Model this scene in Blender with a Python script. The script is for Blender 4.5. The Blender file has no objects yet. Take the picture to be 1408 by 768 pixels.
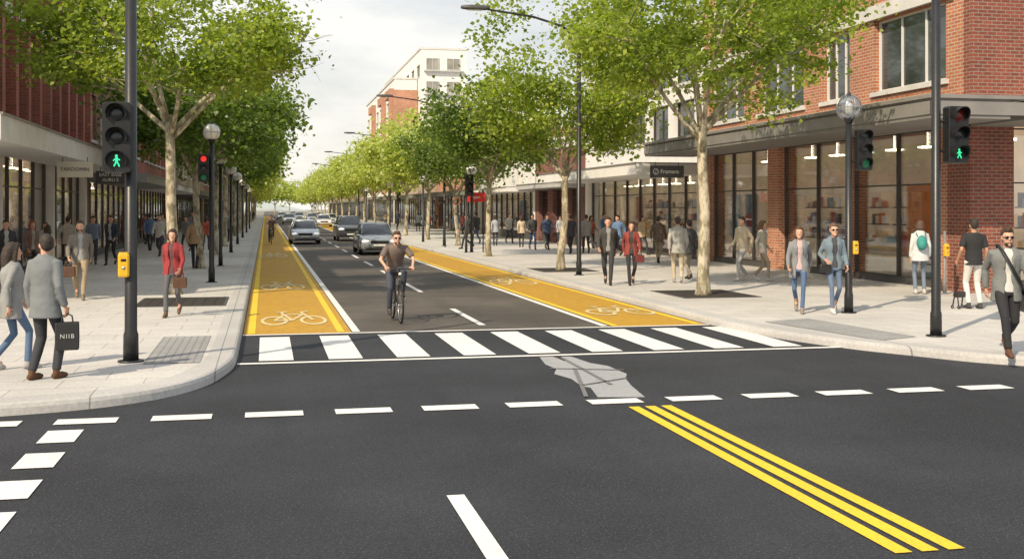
import bpy, math, random, bmesh
import numpy as np
from mathutils import Vector, Matrix
random.seed(7)
SC=bpy.context.scene
COL=SC.collection
CH=2.1; F=1562.0; TH=math.radians(12.24); SN,CS=math.sin(TH),math.cos(TH)
def G(px,py,z=0.13):
    d=(CH-z)*F/(py-286.0); u=(px-704)/F
    return (d*(SN+u*CS), d*(CS-u*SN))
V=Vector
# ------------------------------------------------------------------ materials
MATS={}
def nt(name):
    m=bpy.data.materials.new(name); m.use_nodes=True
    t=m.node_tree; b=t.nodes['Principled BSDF']; return m,t,b
def lk(t,a,b): t.links.new(a,b)
def mat(name,col,rough=.7,var=.12,scale=8.0,bump=0.0,bscale=None,metal=0.0,emit=None,es=0.0,spec=None,coat=0):
    if name in MATS: return MATS[name]
    m,t,b=nt(name)
    b.inputs['Roughness'].default_value=rough; b.inputs['Metallic'].default_value=metal
    if spec is not None: b.inputs['Specular IOR Level'].default_value=spec
    if coat: b.inputs['Coat Weight'].default_value=coat; b.inputs['Coat Roughness'].default_value=.05
    tc=t.nodes.new('ShaderNodeTexCoord')
    n=t.nodes.new('ShaderNodeTexNoise'); n.inputs['Scale'].default_value=scale; n.inputs['Detail'].default_value=3
    lk(t,tc.outputs['Object'],n.inputs['Vector'])
    r=t.nodes.new('ShaderNodeValToRGB'); r.color_ramp.elements[0].position=.3; r.color_ramp.elements[1].position=.7
    r.color_ramp.elements[0].color=[c*(1-var) for c in col]+[1]
    r.color_ramp.elements[1].color=[min(1,c*(1+var)) for c in col]+[1]
    lk(t,n.outputs['Fac'],r.inputs['Fac']); lk(t,r.outputs['Color'],b.inputs['Base Color'])
    if bump:
        n2=t.nodes.new('ShaderNodeTexNoise'); n2.inputs['Scale'].default_value=bscale or scale*4; n2.inputs['Detail'].default_value=2
        lk(t,tc.outputs['Object'],n2.inputs['Vector'])
        bp=t.nodes.new('ShaderNodeBump'); bp.inputs['Strength'].default_value=bump; bp.inputs['Distance'].default_value=.02
        lk(t,n2.outputs['Fac'],bp.inputs['Height']); lk(t,bp.outputs['Normal'],b.inputs['Normal'])
    if emit: b.inputs['Emission Color'].default_value=list(emit)+[1]; b.inputs['Emission Strength'].default_value=es
    MATS[name]=m; return m
def mixc(t,fac,a,b,mode='MIX'):
    n=t.nodes.new('ShaderNodeMix'); n.data_type='RGBA'; n.blend_type=mode
    if isinstance(fac,(int,float)): n.inputs[0].default_value=fac
    else: lk(t,fac,n.inputs[0])
    for i,x in ((6,a),(7,b)):
        if isinstance(x,(list,tuple)): n.inputs[i].default_value=list(x)+[1]
        else: lk(t,x,n.inputs[i])
    return n.outputs[2]
def noise(t,vec,scale,detail=4,rough=.5):
    n=t.nodes.new('ShaderNodeTexNoise'); n.inputs['Scale'].default_value=scale; n.inputs['Detail'].default_value=detail; n.inputs['Roughness'].default_value=rough
    lk(t,vec,n.inputs['Vector']); return n.outputs['Fac']
def ramp(t,fac,a,b,ca=0,cb=1):
    r=t.nodes.new('ShaderNodeValToRGB'); r.color_ramp.elements[0].position=a; r.color_ramp.elements[1].position=b
    ca=ca if isinstance(ca,(tuple,list)) else (ca,)*3; cb=cb if isinstance(cb,(tuple,list)) else (cb,)*3
    r.color_ramp.elements[0].color=list(ca)+[1]; r.color_ramp.elements[1].color=list(cb)+[1]
    lk(t,fac,r.inputs['Fac']); return r.outputs['Color']
def asphalt(name,base,warm,wear=.25,spk=(.22,.22,.23),amt=.42):
    m,t,b=nt(name); tc=t.nodes.new('ShaderNodeTexCoord').outputs['Object']
    big=ramp(t,noise(t,tc,.35,4,.6),.35,.7,[c*(1-wear) for c in base],[c*(1+wear) for c in warm])
    mid=ramp(t,noise(t,tc,24,3,.85),.36,.64,.72,1.3); big=mixc(t,1.0,big,mid,'MULTIPLY')
    sp=ramp(t,noise(t,tc,62,1,.8),.60,.70,0,amt)
    c=mixc(t,sp,big,spk)
    dk=ramp(t,noise(t,tc,75,1,.7),.33,.41,.6,0)
    c=mixc(t,dk,c,(.010,.010,.012))
    mp=t.nodes.new('ShaderNodeMapping'); mp.inputs['Scale'].default_value=(1.2,.12,1); lk(t,tc,mp.inputs['Vector'])
    st=ramp(t,noise(t,mp.outputs[0],1.0,3),.5,.75,0,.4)
    c=mixc(t,st,c,[x*.6 for x in base])
    lk(t,c,b.inputs['Base Color']); b.inputs['Roughness'].default_value=.8; b.inputs['Specular IOR Level'].default_value=.4
    bp=t.nodes.new('ShaderNodeBump'); bp.inputs['Strength'].default_value=.8; bp.inputs['Distance'].default_value=.010
    lk(t,noise(t,tc,50,2,.75),bp.inputs['Height']); lk(t,bp.outputs['Normal'],b.inputs['Normal'])
    return m
def paint(name,col,worn,amt=.5,scale=14,lo=.56,hi=.72):
    m,t,b=nt(name); tc=t.nodes.new('ShaderNodeTexCoord').outputs['Object']
    w=ramp(t,noise(t,tc,scale,5,.75),lo,hi,0,amt)
    g=ramp(t,noise(t,tc,45,2,.75),.52,.66,0,.36)
    c=mixc(t,w,col,worn); c=mixc(t,g,c,worn)
    d=ramp(t,noise(t,tc,.8,4),.4,.75,0,.25); c=mixc(t,d,c,[x*.65 for x in col])
    lk(t,c,b.inputs['Base Color']); b.inputs['Roughness'].default_value=.7
    bp=t.nodes.new('ShaderNodeBump'); bp.inputs['Strength'].default_value=.6; bp.inputs['Distance'].default_value=.01
    lk(t,noise(t,tc,45,2,.7),bp.inputs['Height']); lk(t,bp.outputs['Normal'],b.inputs['Normal'])
    return m
def bricklike(name,c1,c2,mortar,w,h,ms,rough=.85,facade=True,bump=.4,stain=.25,offset=.5,squash=False):
    m,t,b=nt(name); tc=t.nodes.new('ShaderNodeTexCoord').outputs['Object']
    vec=tc
    if facade:
        s=t.nodes.new('ShaderNodeSeparateXYZ'); lk(t,tc,s.inputs[0])
        a=t.nodes.new('ShaderNodeMath'); a.operation='ADD'; lk(t,s.outputs[0],a.inputs[0]); lk(t,s.outputs[1],a.inputs[1])
        c=t.nodes.new('ShaderNodeCombineXYZ'); lk(t,a.outputs[0],c.inputs[0]); lk(t,s.outputs[2],c.inputs[1]); vec=c.outputs[0]
    br=t.nodes.new('ShaderNodeTexBrick'); br.offset=offset
    br.inputs['Scale'].default_value=1; br.inputs['Brick Width'].default_value=w; br.inputs['Row Height'].default_value=h
    br.inputs['Mortar Size'].default_value=ms; br.inputs['Mortar Smooth'].default_value=.1; br.inputs['Bias'].default_value=0
    br.inputs['Color1'].default_value=list(c1)+[1]; br.inputs['Color2'].default_value=list(c2)+[1]; br.inputs['Mortar'].default_value=list(mortar)+[1]
    lk(t,vec,br.inputs['Vector'])
    st=ramp(t,noise(t,tc,.5,4,.65),.35,.75,1-stain,1.08)
    c=mixc(t,1.0,br.outputs['Color'],st,'MULTIPLY')
    fine=ramp(t,noise(t,tc,22,3,.7),.3,.7,.86,1.12); c=mixc(t,1.0,c,fine,'MULTIPLY')
    lk(t,c,b.inputs['Base Color']); b.inputs['Roughness'].default_value=rough
    bp=t.nodes.new('ShaderNodeBump'); bp.inputs['Strength'].default_value=bump; bp.inputs['Distance'].default_value=.006; bp.invert=True
    lk(t,br.outputs['Fac'],bp.inputs['Height']); lk(t,bp.outputs['Normal'],b.inputs['Normal'])
    return m
def glassmat(name,tint,refl=.22):
    m=bpy.data.materials.new(name); m.use_nodes=True; t=m.node_tree; t.nodes.clear()
    o=t.nodes.new('ShaderNodeOutputMaterial'); tr=t.nodes.new('ShaderNodeBsdfTransparent'); tr.inputs[0].default_value=list(tint)+[1]
    gl=t.nodes.new('ShaderNodeBsdfGlossy'); gl.inputs['Roughness'].default_value=.02; gl.inputs[0].default_value=(.9,.92,.95,1)
    lw=t.nodes.new('ShaderNodeLayerWeight'); lw.inputs[0].default_value=.25
    mr=t.nodes.new('ShaderNodeMapRange'); mr.inputs[3].default_value=refl; mr.inputs[4].default_value=.8
    lk(t,lw.outputs['Fresnel'],mr.inputs[0])
    mx=t.nodes.new('ShaderNodeMixShader'); lk(t,mr.outputs[0],mx.inputs[0]); lk(t,tr.outputs[0],mx.inputs[1]); lk(t,gl.outputs[0],mx.inputs[2]); lk(t,mx.outputs[0],o.inputs[0])
    return m
def leafmat(name,ca,cb,trans=.45):
    m=bpy.data.materials.new(name); m.use_nodes=True; t=m.node_tree; t.nodes.clear()
    o=t.nodes.new('ShaderNodeOutputMaterial'); at=t.nodes.new('ShaderNodeAttribute'); at.attribute_name='tint'
    sp=t.nodes.new('ShaderNodeSeparateColor'); lk(t,at.outputs['Color'],sp.inputs[0])
    c=mixc(t,sp.outputs[0],ca,cb)
    mu=t.nodes.new('ShaderNodeVectorMath'); mu.operation='SCALE'; lk(t,c,mu.inputs[0]); lk(t,sp.outputs[1],mu.inputs['Scale'])
    d=t.nodes.new('ShaderNodeBsdfDiffuse'); lk(t,mu.outputs[0],d.inputs['Color'])
    gs=t.nodes.new('ShaderNodeBsdfGlossy'); gs.inputs['Roughness'].default_value=.4
    m0=t.nodes.new('ShaderNodeMixShader'); m0.inputs[0].default_value=.05; lk(t,d.outputs[0],m0.inputs[1]); lk(t,gs.outputs[0],m0.inputs[2])
    tl=t.nodes.new('ShaderNodeBsdfTranslucent'); m2=mixc(t,1.0,mu.outputs[0],(1.5,1.6,.6),'MULTIPLY'); lk(t,m2,tl.inputs[0])
    mx=t.nodes.new('ShaderNodeMixShader'); mx.inputs[0].default_value=trans; lk(t,m0.outputs[0],mx.inputs[1]); lk(t,tl.outputs[0],mx.inputs[2]); lk(t,mx.outputs[0],o.inputs[0])
    return m
def barkmat(name):
    m,t,b=nt(name); tc=t.nodes.new('ShaderNodeTexCoord').outputs['Object']
    mp=t.nodes.new('ShaderNodeMapping'); mp.inputs['Scale'].default_value=(6,6,2.6); lk(t,tc,mp.inputs['Vector'])
    c=ramp(t,noise(t,mp.outputs[0],1.0,4,.6),.42,.56,(.20,.17,.11),(.52,.46,.35))
    c2=ramp(t,noise(t,mp.outputs[0],2.3,3,.6),.54,.6,0,.7); c=mixc(t,c2,c,(.22,.21,.13))
    lk(t,c,b.inputs['Base Color']); b.inputs['Roughness'].default_value=.85
    bp=t.nodes.new('ShaderNodeBump'); bp.inputs['Strength'].default_value=.6; bp.inputs['Distance'].default_value=.02
    lk(t,noise(t,mp.outputs[0],3,3,.6),bp.inputs['Height']); lk(t,bp.outputs['Normal'],b.inputs['Normal'])
    return m
ASPH=asphalt('asphalt_dark',(.021,.0245,.031),(.029,.032,.039))
ASPH2=asphalt('asphalt_worn',(.085,.074,.064),(.115,.10,.086),.2,(.26,.24,.22),.4)
WHITE=paint('white_road_paint',(.80,.79,.76),(.25,.25,.25),.4)
YEL=paint('yellow_road_paint',(.84,.57,.03),(.30,.22,.05),.35)
OCHRE=paint('ochre_cycle_surface',(.52,.29,.020),(.27,.155,.025),.8,6,.48,.72)
CREAM=paint('cream_road_paint',(.72,.62,.36),(.46,.29,.05),.8,16,.48,.66)
FADED=paint('faded_road_paint',(.36,.37,.38),(.10,.10,.105),.7,7)
PAVE=bricklike('pale_paving',(.53,.51,.485),(.58,.56,.53),(.36,.35,.33),.9,.6,.009,facade=False,bump=.3,stain=.15)
KERB=bricklike('kerb_stone',(.46,.45,.435),(.50,.49,.475),(.24,.24,.23),1.2,60,.008,facade=False,bump=.2,stain=.15)
BRICK_O=bricklike('orange_brick',(.54,.20,.095),(.42,.135,.065),(.52,.43,.35),.24,.085,.012)
BRICK_R=bricklike('red_brick',(.31,.078,.045),(.20,.055,.034),(.29,.23,.19),.24,.085,.011)
BRICK_D=bricklike('dark_red_brick',(.42,.11,.07),(.30,.08,.05),(.27,.2,.17),.24,.085,.01)
BRICK_M=bricklike('maroon_brick',(.26,.07,.055),(.19,.055,.045),(.25,.2,.17),.24,.085,.01)
TAN=bricklike('tan_brick',(.50,.37,.26),(.44,.31,.21),(.45,.41,.35),.24,.085,.01)
RENDERW=mat('white_render',(.72,.71,.69),.8,.06,1.5,.1,30)
RENDERG=mat('grey_render',(.46,.46,.45),.8,.08,1.5,.1,30)
CONC=mat('pale_concrete',(.58,.57,.55),.8,.1,2.0,.15,30)
TACT=bricklike('tactile_paving',(.38,.38,.375),(.42,.42,.415),(.28,.28,.28),.1,.1,.014,facade=False,bump=1,offset=0)
METALD=mat('charcoal_metal',(.075,.073,.072),.5,.12,3)
METALG=mat('grey_fascia_metal',(.22,.21,.20),.5,.1,2)
SOFF=mat('canopy_soffit',(.20,.19,.18),.7,.1,2)
FRAMED=mat('dark_window_frame',(.05,.045,.042),.4,.1,3)
FRAMEW=mat('white_window_frame',(.7,.69,.67),.5,.04,3)
BLACK=mat('black_pole_paint',(.018,.019,.021),.38,.2,6,.05)
BLACKP=mat('black_plastic',(.012,.012,.013),.45,.2,10)
YELP=mat('yellow_plastic',(.70,.40,.02),.4,.08,8)
INGLOW=mat('glowing_interior_wall',(.62,.48,.34),.8,.5,.7,emit=(1,.76,.50),es=.36)  # walls emit a warm glow in place of indoor shop light
INFLOOR=mat('interior_floor',(.42,.38,.32),.5,.15,2)
GLS=glassmat('shop_glass',(.95,.97,.96),.09)
GLOBEG=glassmat('clear_globe_glass',(.82,.84,.84),.22)
UPG=mat('upper_window_glass',(.05,.06,.07),.06,.5,.9,spec=.9)
UPG2=mat('upper_window_blind',(.26,.25,.22),.2,.3,.6)
BARK=barkmat('plane_bark'); 
LEAF_N=leafmat('leaf_near',(.125,.195,.030),(.38,.44,.085),.5)
LEAF_D=leafmat('leaf_dark',(.08,.14,.032),(.20,.27,.06),.42)
LEAF_HAZE=leafmat('leaf_far_haze',(.28,.34,.085),(.54,.57,.20),.5)  # paler leaf colours stand in for distance haze
GRATE=bricklike('tree_grate_iron',(.07,.055,.045),(.08,.065,.05),(.012,.01,.01),.22,.06,.018,facade=False,bump=.8,offset=0)
IRONB=mat('warm_white_panel',(.8,.74,.62),.6,.05,2,emit=(1,.82,.58),es=12.0)
# ------------------------------------------------------------------ mesh builder
class MB:
    def __init__(s): s.v=[]; s.f=[]; s.m=[]
    def add(s,vs,fs,mi=0):
        o=len(s.v); s.v+= [tuple(p) for p in vs]; s.f+=[tuple(i+o for i in f) for f in fs]; s.m+=[mi]*len(fs)
    def box(s,x0,x1,y0,y1,z0,z1,mi=0):
        if x0>x1: x0,x1=x1,x0
        if y0>y1: y0,y1=y1,y0
        s.add([(x0,y0,z0),(x1,y0,z0),(x1,y1,z0),(x0,y1,z0),(x0,y0,z1),(x1,y0,z1),(x1,y1,z1),(x0,y1,z1)],
              [(3,2,1,0),(4,5,6,7),(0,1,5,4),(1,2,6,5),(2,3,7,6),(3,0,4,7)],mi)
    def tube(s,pts,rad,seg=10,mi=0,caps=True,flat=None,round_=True):
        pts=[V(p) for p in pts]; rad=list(rad) if isinstance(rad,(list,tuple)) else [rad]*len(pts)
        rad=[r if isinstance(r,tuple) else (r,r) for r in rad]
        if round_ and caps:
            d0=(pts[0]-pts[1]).normalized(); d1=(pts[-1]-pts[-2]).normalized()
            r0,r1=rad[0],rad[-1]
            pts=[pts[0]+d0*min(r0)*.6]+pts+[pts[-1]+d1*min(r1)*.6]; rad=[(r0[0]*.55,r0[1]*.55)]+rad+[(r1[0]*.55,r1[1]*.55)]
        n=len(pts); vs=[]; ref=None
        for i in range(n):
            d=(pts[min(i+1,n-1)]-pts[max(i-1,0)])
            d=d.normalized() if d.length>1e-9 else V((0,0,1))
            if ref is None:
                ref=V((1,0,0)) if abs(d.x)<.9 else V((0,1,0))
            a=(ref-d*ref.dot(d)).normalized(); ref=a; b=d.cross(a)
            ra,rb=rad[i]
            for k in range(seg):
                t=2*math.pi*k/seg; vs.append(pts[i]+a*math.cos(t)*ra+b*math.sin(t)*rb)
        fs=[(i*seg+k,i*seg+(k+1)%seg,(i+1)*seg+(k+1)%seg,(i+1)*seg+k) for i in range(n-1) for k in range(seg)]
        if caps: fs+=[tuple(range(seg-1,-1,-1)),tuple((n-1)*seg+k for k in range(seg))]
        s.add(vs,fs,mi)
    def ell(s,c,r,mi=0,nu=12,nv=8,rot=None):
        c=V(c); vs=[];fs=[]
        P=lambda x,y,z:(c+(rot@V((x,y,z)) if rot else V((x,y,z))))
        vs.append(P(0,0,r[2]))
        for j in range(1,nv):
            ph=math.pi*j/nv
            for i in range(nu):
                t=2*math.pi*i/nu; vs.append(P(r[0]*math.sin(ph)*math.cos(t),r[1]*math.sin(ph)*math.sin(t),r[2]*math.cos(ph)))
        vs.append(P(0,0,-r[2])); L=len(vs)-1
        for i in range(nu): fs.append((0,1+i,1+(i+1)%nu))
        for j in range(nv-2):
            for i in range(nu):
                a=1+j*nu+i;b=1+j*nu+(i+1)%nu; fs.append((a,a+nu,b+nu,b))
        for i in range(nu): fs.append((L,1+(nv-2)*nu+(i+1)%nu,1+(nv-2)*nu+i))
        s.add(vs,fs,mi)
    def torus(s,c,R,r,axis='X',mi=0,n=28,k=8,sx=1,sy=1,flat=1):
        vs=[];c=V(c)
        for i in range(n):
            a=2*math.pi*i/n
            for j in range(k):
                b=2*math.pi*j/k; q=R+r*math.cos(b); h=r*math.sin(b)*flat
                p=(q*math.cos(a)*sx,q*math.sin(a)*sy,h)
                if axis=='X': p=(p[2],p[0],p[1])
                elif axis=='Y': p=(p[0],p[2],p[1])
                vs.append(c+V(p))
        fs=[(i*k+j,((i+1)%n)*k+j,((i+1)%n)*k+(j+1)%k,i*k+(j+1)%k) for i in range(n) for j in range(k)]
        s.add(vs,fs,mi)
    def rings(s,R,mi=0):
        seg=len(R[0]); vs=[p for r in R for p in r]; n=len(R)
        fs=[(i*seg+k,i*seg+(k+1)%seg,(i+1)*seg+(k+1)%seg,(i+1)*seg+k) for i in range(n-1) for k in range(seg)]
        fs+=[tuple(range(seg-1,-1,-1)),tuple((n-1)*seg+k for k in range(seg))]
        s.add(vs,fs,mi)
    def mesh(s,name,mats,smooth=False):
        me=bpy.data.meshes.new(name); me.from_pydata([tuple(p) for p in s.v],[],s.f)
        for m in mats: me.materials.append(m)
        if len(mats)>1: me.polygons.foreach_set('material_index',s.m)
        if smooth: me.polygons.foreach_set('use_smooth',[True]*len(me.polygons))
        me.update(); return me
    def obj(s,name,mats,parent=None,smooth=False,world=False):
        if not isinstance(mats,(list,tuple)): mats=[mats]
        if world and parent:
            l=parent.location; s.v=[(p[0]-l[0],p[1]-l[1],p[2]-l[2]) for p in s.v]
        ob=bpy.data.objects.new(name,s.mesh(name,mats,smooth)); COL.objects.link(ob)
        if parent: ob.parent=parent
        return ob
def thing(name,label,cat,loc=(0,0,0),rz=0,group=None,scale=1):
    e=bpy.data.objects.new(name,None); COL.objects.link(e); e.location=loc; e.rotation_euler=(0,0,rz); e.scale=(scale,)*3
    e.empty_display_size=.3; e['label']=label; e['category']=cat
    if group: e['group']=group
    return e
def structure(ob): ob['kind']='structure'; return ob
def copy_thing(root,loc,rz=0,scale=None,label=None):
    def cp(o,par):
        n=o.copy(); COL.objects.link(n)
        if par is not None:
            n.parent=par
        for c in o.children: cp(c,n)
        return n
    n=cp(root,None); n.location=loc; n.rotation_euler=(0,0,rz)
    if scale: n.scale=(scale,)*3
    if label: n['label']=label
    return n
TEXTS=[]
def text(par,s,size,loc,rot,m,name='lettering',extrude=.003,sx=1,sp=1.0):
    cu=bpy.data.curves.new(name,'FONT'); cu.body=s; cu.size=size; cu.align_x='CENTER'; cu.align_y='CENTER'; cu.extrude=extrude; cu.space_character=sp
    o=bpy.data.objects.new(name,cu); COL.objects.link(o); o.parent=par; o.location=loc; o.rotation_euler=rot; o.scale=(sx,1,1); cu.materials.append(m); TEXTS.append(o); return o
# ------------------------------------------------------------------ people (built first)
JOBS=[]
def job(name,mb,vox,mats,parent,extra=None,it=2):
    ob=mb.obj(name,mats[0],parent)
    r=ob.modifiers.new('r','REMESH'); r.mode='VOXEL'; r.voxel_size=vox
    if it:
        q=ob.modifiers.new('s','SMOOTH'); q.iterations=it; q.factor=.5
    JOBS.append((ob,mats,extra)); return ob
def run_jobs():
    bpy.context.view_layer.update(); dg=bpy.context.evaluated_depsgraph_get(); res=[]
    for ob,mats,extra in JOBS:
        res.append(bpy.data.meshes.new_from_object(ob.evaluated_get(dg)))
    tx=[(t,bpy.data.meshes.new_from_object(t.evaluated_get(dg))) for t in TEXTS]
    for (ob,mats,extra),me in zip(JOBS,res):
        ob.modifiers.clear()
        if extra and extra.v:
            ex=extra.mesh('x',mats)
            bm=bmesh.new(); bm.from_mesh(me); 
            for f in bm.faces: f.material_index=0
            bm.from_mesh(ex); bm.to_mesh(me); bm.free()
        me.materials.clear()
        for m in mats: me.materials.append(m)
        me.polygons.foreach_set('use_smooth',[True]*len(me.polygons)); ob.data=me; me.name=ob.name
    for t,me in tx:
        n=bpy.data.objects.new(t.name.split('.')[0],me); COL.objects.link(n); n.parent=t.parent; n.location=t.location; n.rotation_euler=t.rotation_euler; n.scale=t.scale
        bpy.data.objects.remove(t)
    JOBS.clear(); TEXTS.clear()
def cloth(col,kind='cloth'):
    return mat('%s_%03d_%03d_%03d'%(kind,col[0]*999,col[1]*999,col[2]*999),col,.85,.10,6,.55,11)
SKINS=[mat('skin_light',(.58,.34,.24),.55,.06,12),mat('skin_tan',(.44,.25,.16),.55,.06,12),mat('skin_brown',(.22,.11,.065),.5,.06,12)]
EYEW=mat('eye_white',(.6,.58,.55),.3,.02); LIP=mat('lip',(.36,.12,.1),.5,.05); DARKF=mat('dark_lens',(.01,.01,.012),.12,.1)
def ik(a,t,l1,l2,pole):
    a=V(a);t=V(t);d=t-a;D=min(d.length,(l1+l2)*.998);dn=d.normalized()
    x=(l1*l1-l2*l2+D*D)/(2*D); h=math.sqrt(max(l1*l1-x*x,0)); pole=V(pole); p=(pole-dn*pole.dot(dn)).normalized()
    return a+dn*x+p*h, a+dn*D
TM=[(-.10,.120,.095),(0,.162,.112),(.08,.152,.106),(.18,.140,.100),(.30,.160,.112),(.40,.176,.116),(.46,.165,.102),(.505,.115,.083),(.54,.07,.068)]
TF=[(-.10,.120,.095),(0,.164,.116),(.08,.146,.102),(.18,.116,.088),(.30,.138,.112),(.38,.148,.116),(.46,.138,.092),(.505,.10,.076),(.54,.06,.06)]
def tint_(T,z):
    if z<=T[0][0]: return T[1][1]*.98,T[1][2]*.98
    for a,b in zip(T,T[1:]):
        if z<=b[0]:
            k=(z-a[0])/(b[0]-a[0]); return a[1]+(b[1]-a[1])*k,a[2]+(b[2]-a[2])*k
    return T[-1][1],T[-1][2]
def pose(kind,ph=1):
    if kind=='walk':
        return dict(pz=.89,lean=.05,legs={ph:(.065*ph,-.32,.09),-ph:(-.065*ph,.30,.19)},arms={ph:(.04,.19,-.48),-ph:(.05,-.27,-.43)},tw=ph*.12)
    if kind=='stroll':
        return dict(pz=.91,lean=.03,legs={ph:(.075*ph,-.20,.085),-ph:(-.075*ph,.20,.135)},arms={ph:(.05,.10,-.51),-ph:(.05,-.18,-.47)},tw=ph*.08)
    return dict(pz=.93,lean=.0,legs={1:(.10,0,.085),-1:(-.10,-.03 if ph>0 else .05,.085)},arms={1:(.06,-.03,-.53),-1:(.07,-.05,-.52)})
def person(label,loc,face,h=1.75,sex='m',ps=None,top=(.1,.1,.1),style='jacket',hem=-.1,under=(.5,.5,.5),pants=(.05,.05,.06),shoes=(.03,.025,.02),
           hair=(.03,.02,.015),hairk='short',skin=0,shades=False,beard=False,vox=.018,grp='people walking on the pavement',slim=.92,headyaw=0,name='person',hatt=None):
    P=ps or pose('walk'); root=thing('person',label,'person',(loc[0],loc[1],loc[2] if len(loc)>2 else .13),face,grp,h/1.75)
    T=TM if sex=='m' else TF; pz=P['pz']; lean=P['lean']; py=P.get('py',0); tw=P.get('tw',0)
    def X(p):  # torso transform; p z relative pelvis
        a=tw*max(0,min(1,p[2]/.45)); x0=p[0]*math.cos(a)-p[1]*math.sin(a); y0=p[0]*math.sin(a)+p[1]*math.cos(a)
        c,s=math.cos(lean),math.sin(lean); return V((x0,py+y0*c-p[2]*s,pz+y0*s+p[2]*c))
    sw=.175 if sex=='m' else .150
    lim=.97 if sex=='m' else .85
    NS=16
    def ring(z,a,b,dy=0): return [X((a*math.cos(2*math.pi*k/NS),dy+b*math.sin(2*math.pi*k/NS),z)) for k in range(NS)]
    sk=SKINS[skin]
    hc=X((0,0,.66)); hc=V((hc.x,hc.y-.015,hc.z)); HY=Matrix.Rotation(headyaw,3,'Z')
    def Hd(x,y,z): return hc+HY@V((x*.94,y*.94,z*.94))
    # joints
    J={}
    for s in (1,-1):
        sh=X((sw*s,0,.455)); dx,dy,dz=P['arms'][s]
        if P.get('abs'): wt=V((dx,dy,dz))
        else: wt=sh+V((dx*s,dy,dz))
        el,wr=ik(sh,wt,.285,.26,P.get('epole',(s*.35,1,-.2)) if not P.get('abs') else (s*.9,.3,-.6))
        hp=X((.088*s,0,-.02)); ax=V(P['legs'][s]); kn,an=ik(hp,ax,.43,.43,(s*.08,-1,0))
        J[s]=(sh,el,wr,hp,kn,an)
    # body
    b=MB()
    b.rings([ring(z,tint_(T,z)[0]-.022,tint_(T,z)[1]-.022) for z in (-.09,0,.1,.18,.3,.4,.46,.5)])
    b.tube([X((0,.005,.47)),X((0,0,.53)),hc+V((0,.012,-.05))],[.068*lim,.054*lim,.052*lim],12)
    b.ell(Hd(0,.012,.022),(.078,.097,.105),rot=HY); b.ell(Hd(0,-.022,-.06),(.056,.068,.068),rot=HY); b.ell(Hd(0,-.035,-.03),(.062,.055,.06),rot=HY)
    b.ell(Hd(0,-.088,-.105),(.022,.018,.018),rot=HY); b.tube([Hd(0,-.085,.02),Hd(0,-.108,-.028)],[.011,.017],8)
    for s in (1,-1): b.ell(Hd(.08*s,.01,-.01),(.012,.022,.034),rot=HY)
    ex=MB()
    for s in (1,-1):
        sh,el,wr,hp,kn,an=J[s]
        b.tube([sh,el,wr],[.044*lim,.036*lim,.026*lim],10)
        b.tube([hp,kn,an,an+V((0,0,-.03))],[.074*lim,.050*lim,.034,.032],10)
        b.tube([an+V((0,.03,-.03)),an+V((0,-.1,-.045))],[.03,.028],8)
        # hand
        d=(wr-el).normalized(); n=V((-s,0,0)); 
        if P.get('abs'): n=V((0,0,-1))
        n=(n-d*n.dot(d)).normalized(); w=d.cross(n)
        if w.y>0 and not P.get('abs'): w=-w
        if P.get('abs') and w.x*s>0: w=-w
        pc=wr+d*.05
        M=Matrix((w,n,d)).transposed()
        b.ell(pc,(.04*lim,.017,.052),rot=M)
        curl=P.get('curl',.5)
        for i,(o,L) in enumerate(((.030,.068),(.010,.078),(-.010,.072),(-.030,.056))):
            p0=pc+w*o+d*.035; d1=(d*math.cos(curl)+n*math.sin(curl)); d2=(d*math.cos(curl*2.3)+n*math.sin(curl*2.3))
            p1=p0+d1*L*.55; p2=p1+d2*L*.5
            ex.tube([p0-d*.01,p1,p2],[.0095,.0088,.007],6)
        t0=pc+w*.03-d*.02; t1=t0+(w*.7+d*.6+n*.2)*.035; t2=t1+(d*.8+w*.15+n*.5)*.03
        ex.tube([t0,t1,t2],[.012,.010,.008],6)
        if not shades:
            ex.ell(Hd(.031*s,-.083,.0),(.0145,.009,.0085),1,8,6,rot=HY); ex.ell(Hd(.031*s,-.091,.0),(.0075,.004,.0078),2,8,6,rot=HY)
        ex.tube([Hd(.014*s,-.094,.022),Hd(.034*s,-.091,.026),Hd(.05*s,-.078,.02)],[.0042,.005,.003],5,2)
    ex.ell(Hd(0,-.090,-.066),(.024,.009,.008),3,8,6,rot=HY)
    hm=mat('hair_%03d_%03d_%03d'%(hair[0]*999,hair[1]*999,hair[2]*999),hair,.6,.4,30,.7,60)
    job('body',b,vox,[sk,EYEW,hm,LIP],root,ex,1)
    # trousers
    q=MB(); ti=.014
    q.rings([ring(z,tint_(T,z)[0]+.004,tint_(T,z)[1]+.006) for z in (-.10,-.03,.03,.09)])
    for s in (1,-1):
        sh,el,wr,hp,kn,an=J[s]; an2=an+V((0,.005,.0)); th=hp.lerp(kn,.5); cf=kn.lerp(an2,.4)
        k=slim
        q.tube([hp+V((0,0,.0)),th,kn,cf,an2+V((0,0,.02))],[.096*lim,.084*lim*k,.066*lim*k,.062*lim*k,.052*k],12,round_=False)
    job('trousers',q,vox,[cloth(pants)],root,None,2)
    # shoes
    sm=cloth(shoes,'shoe')
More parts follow.
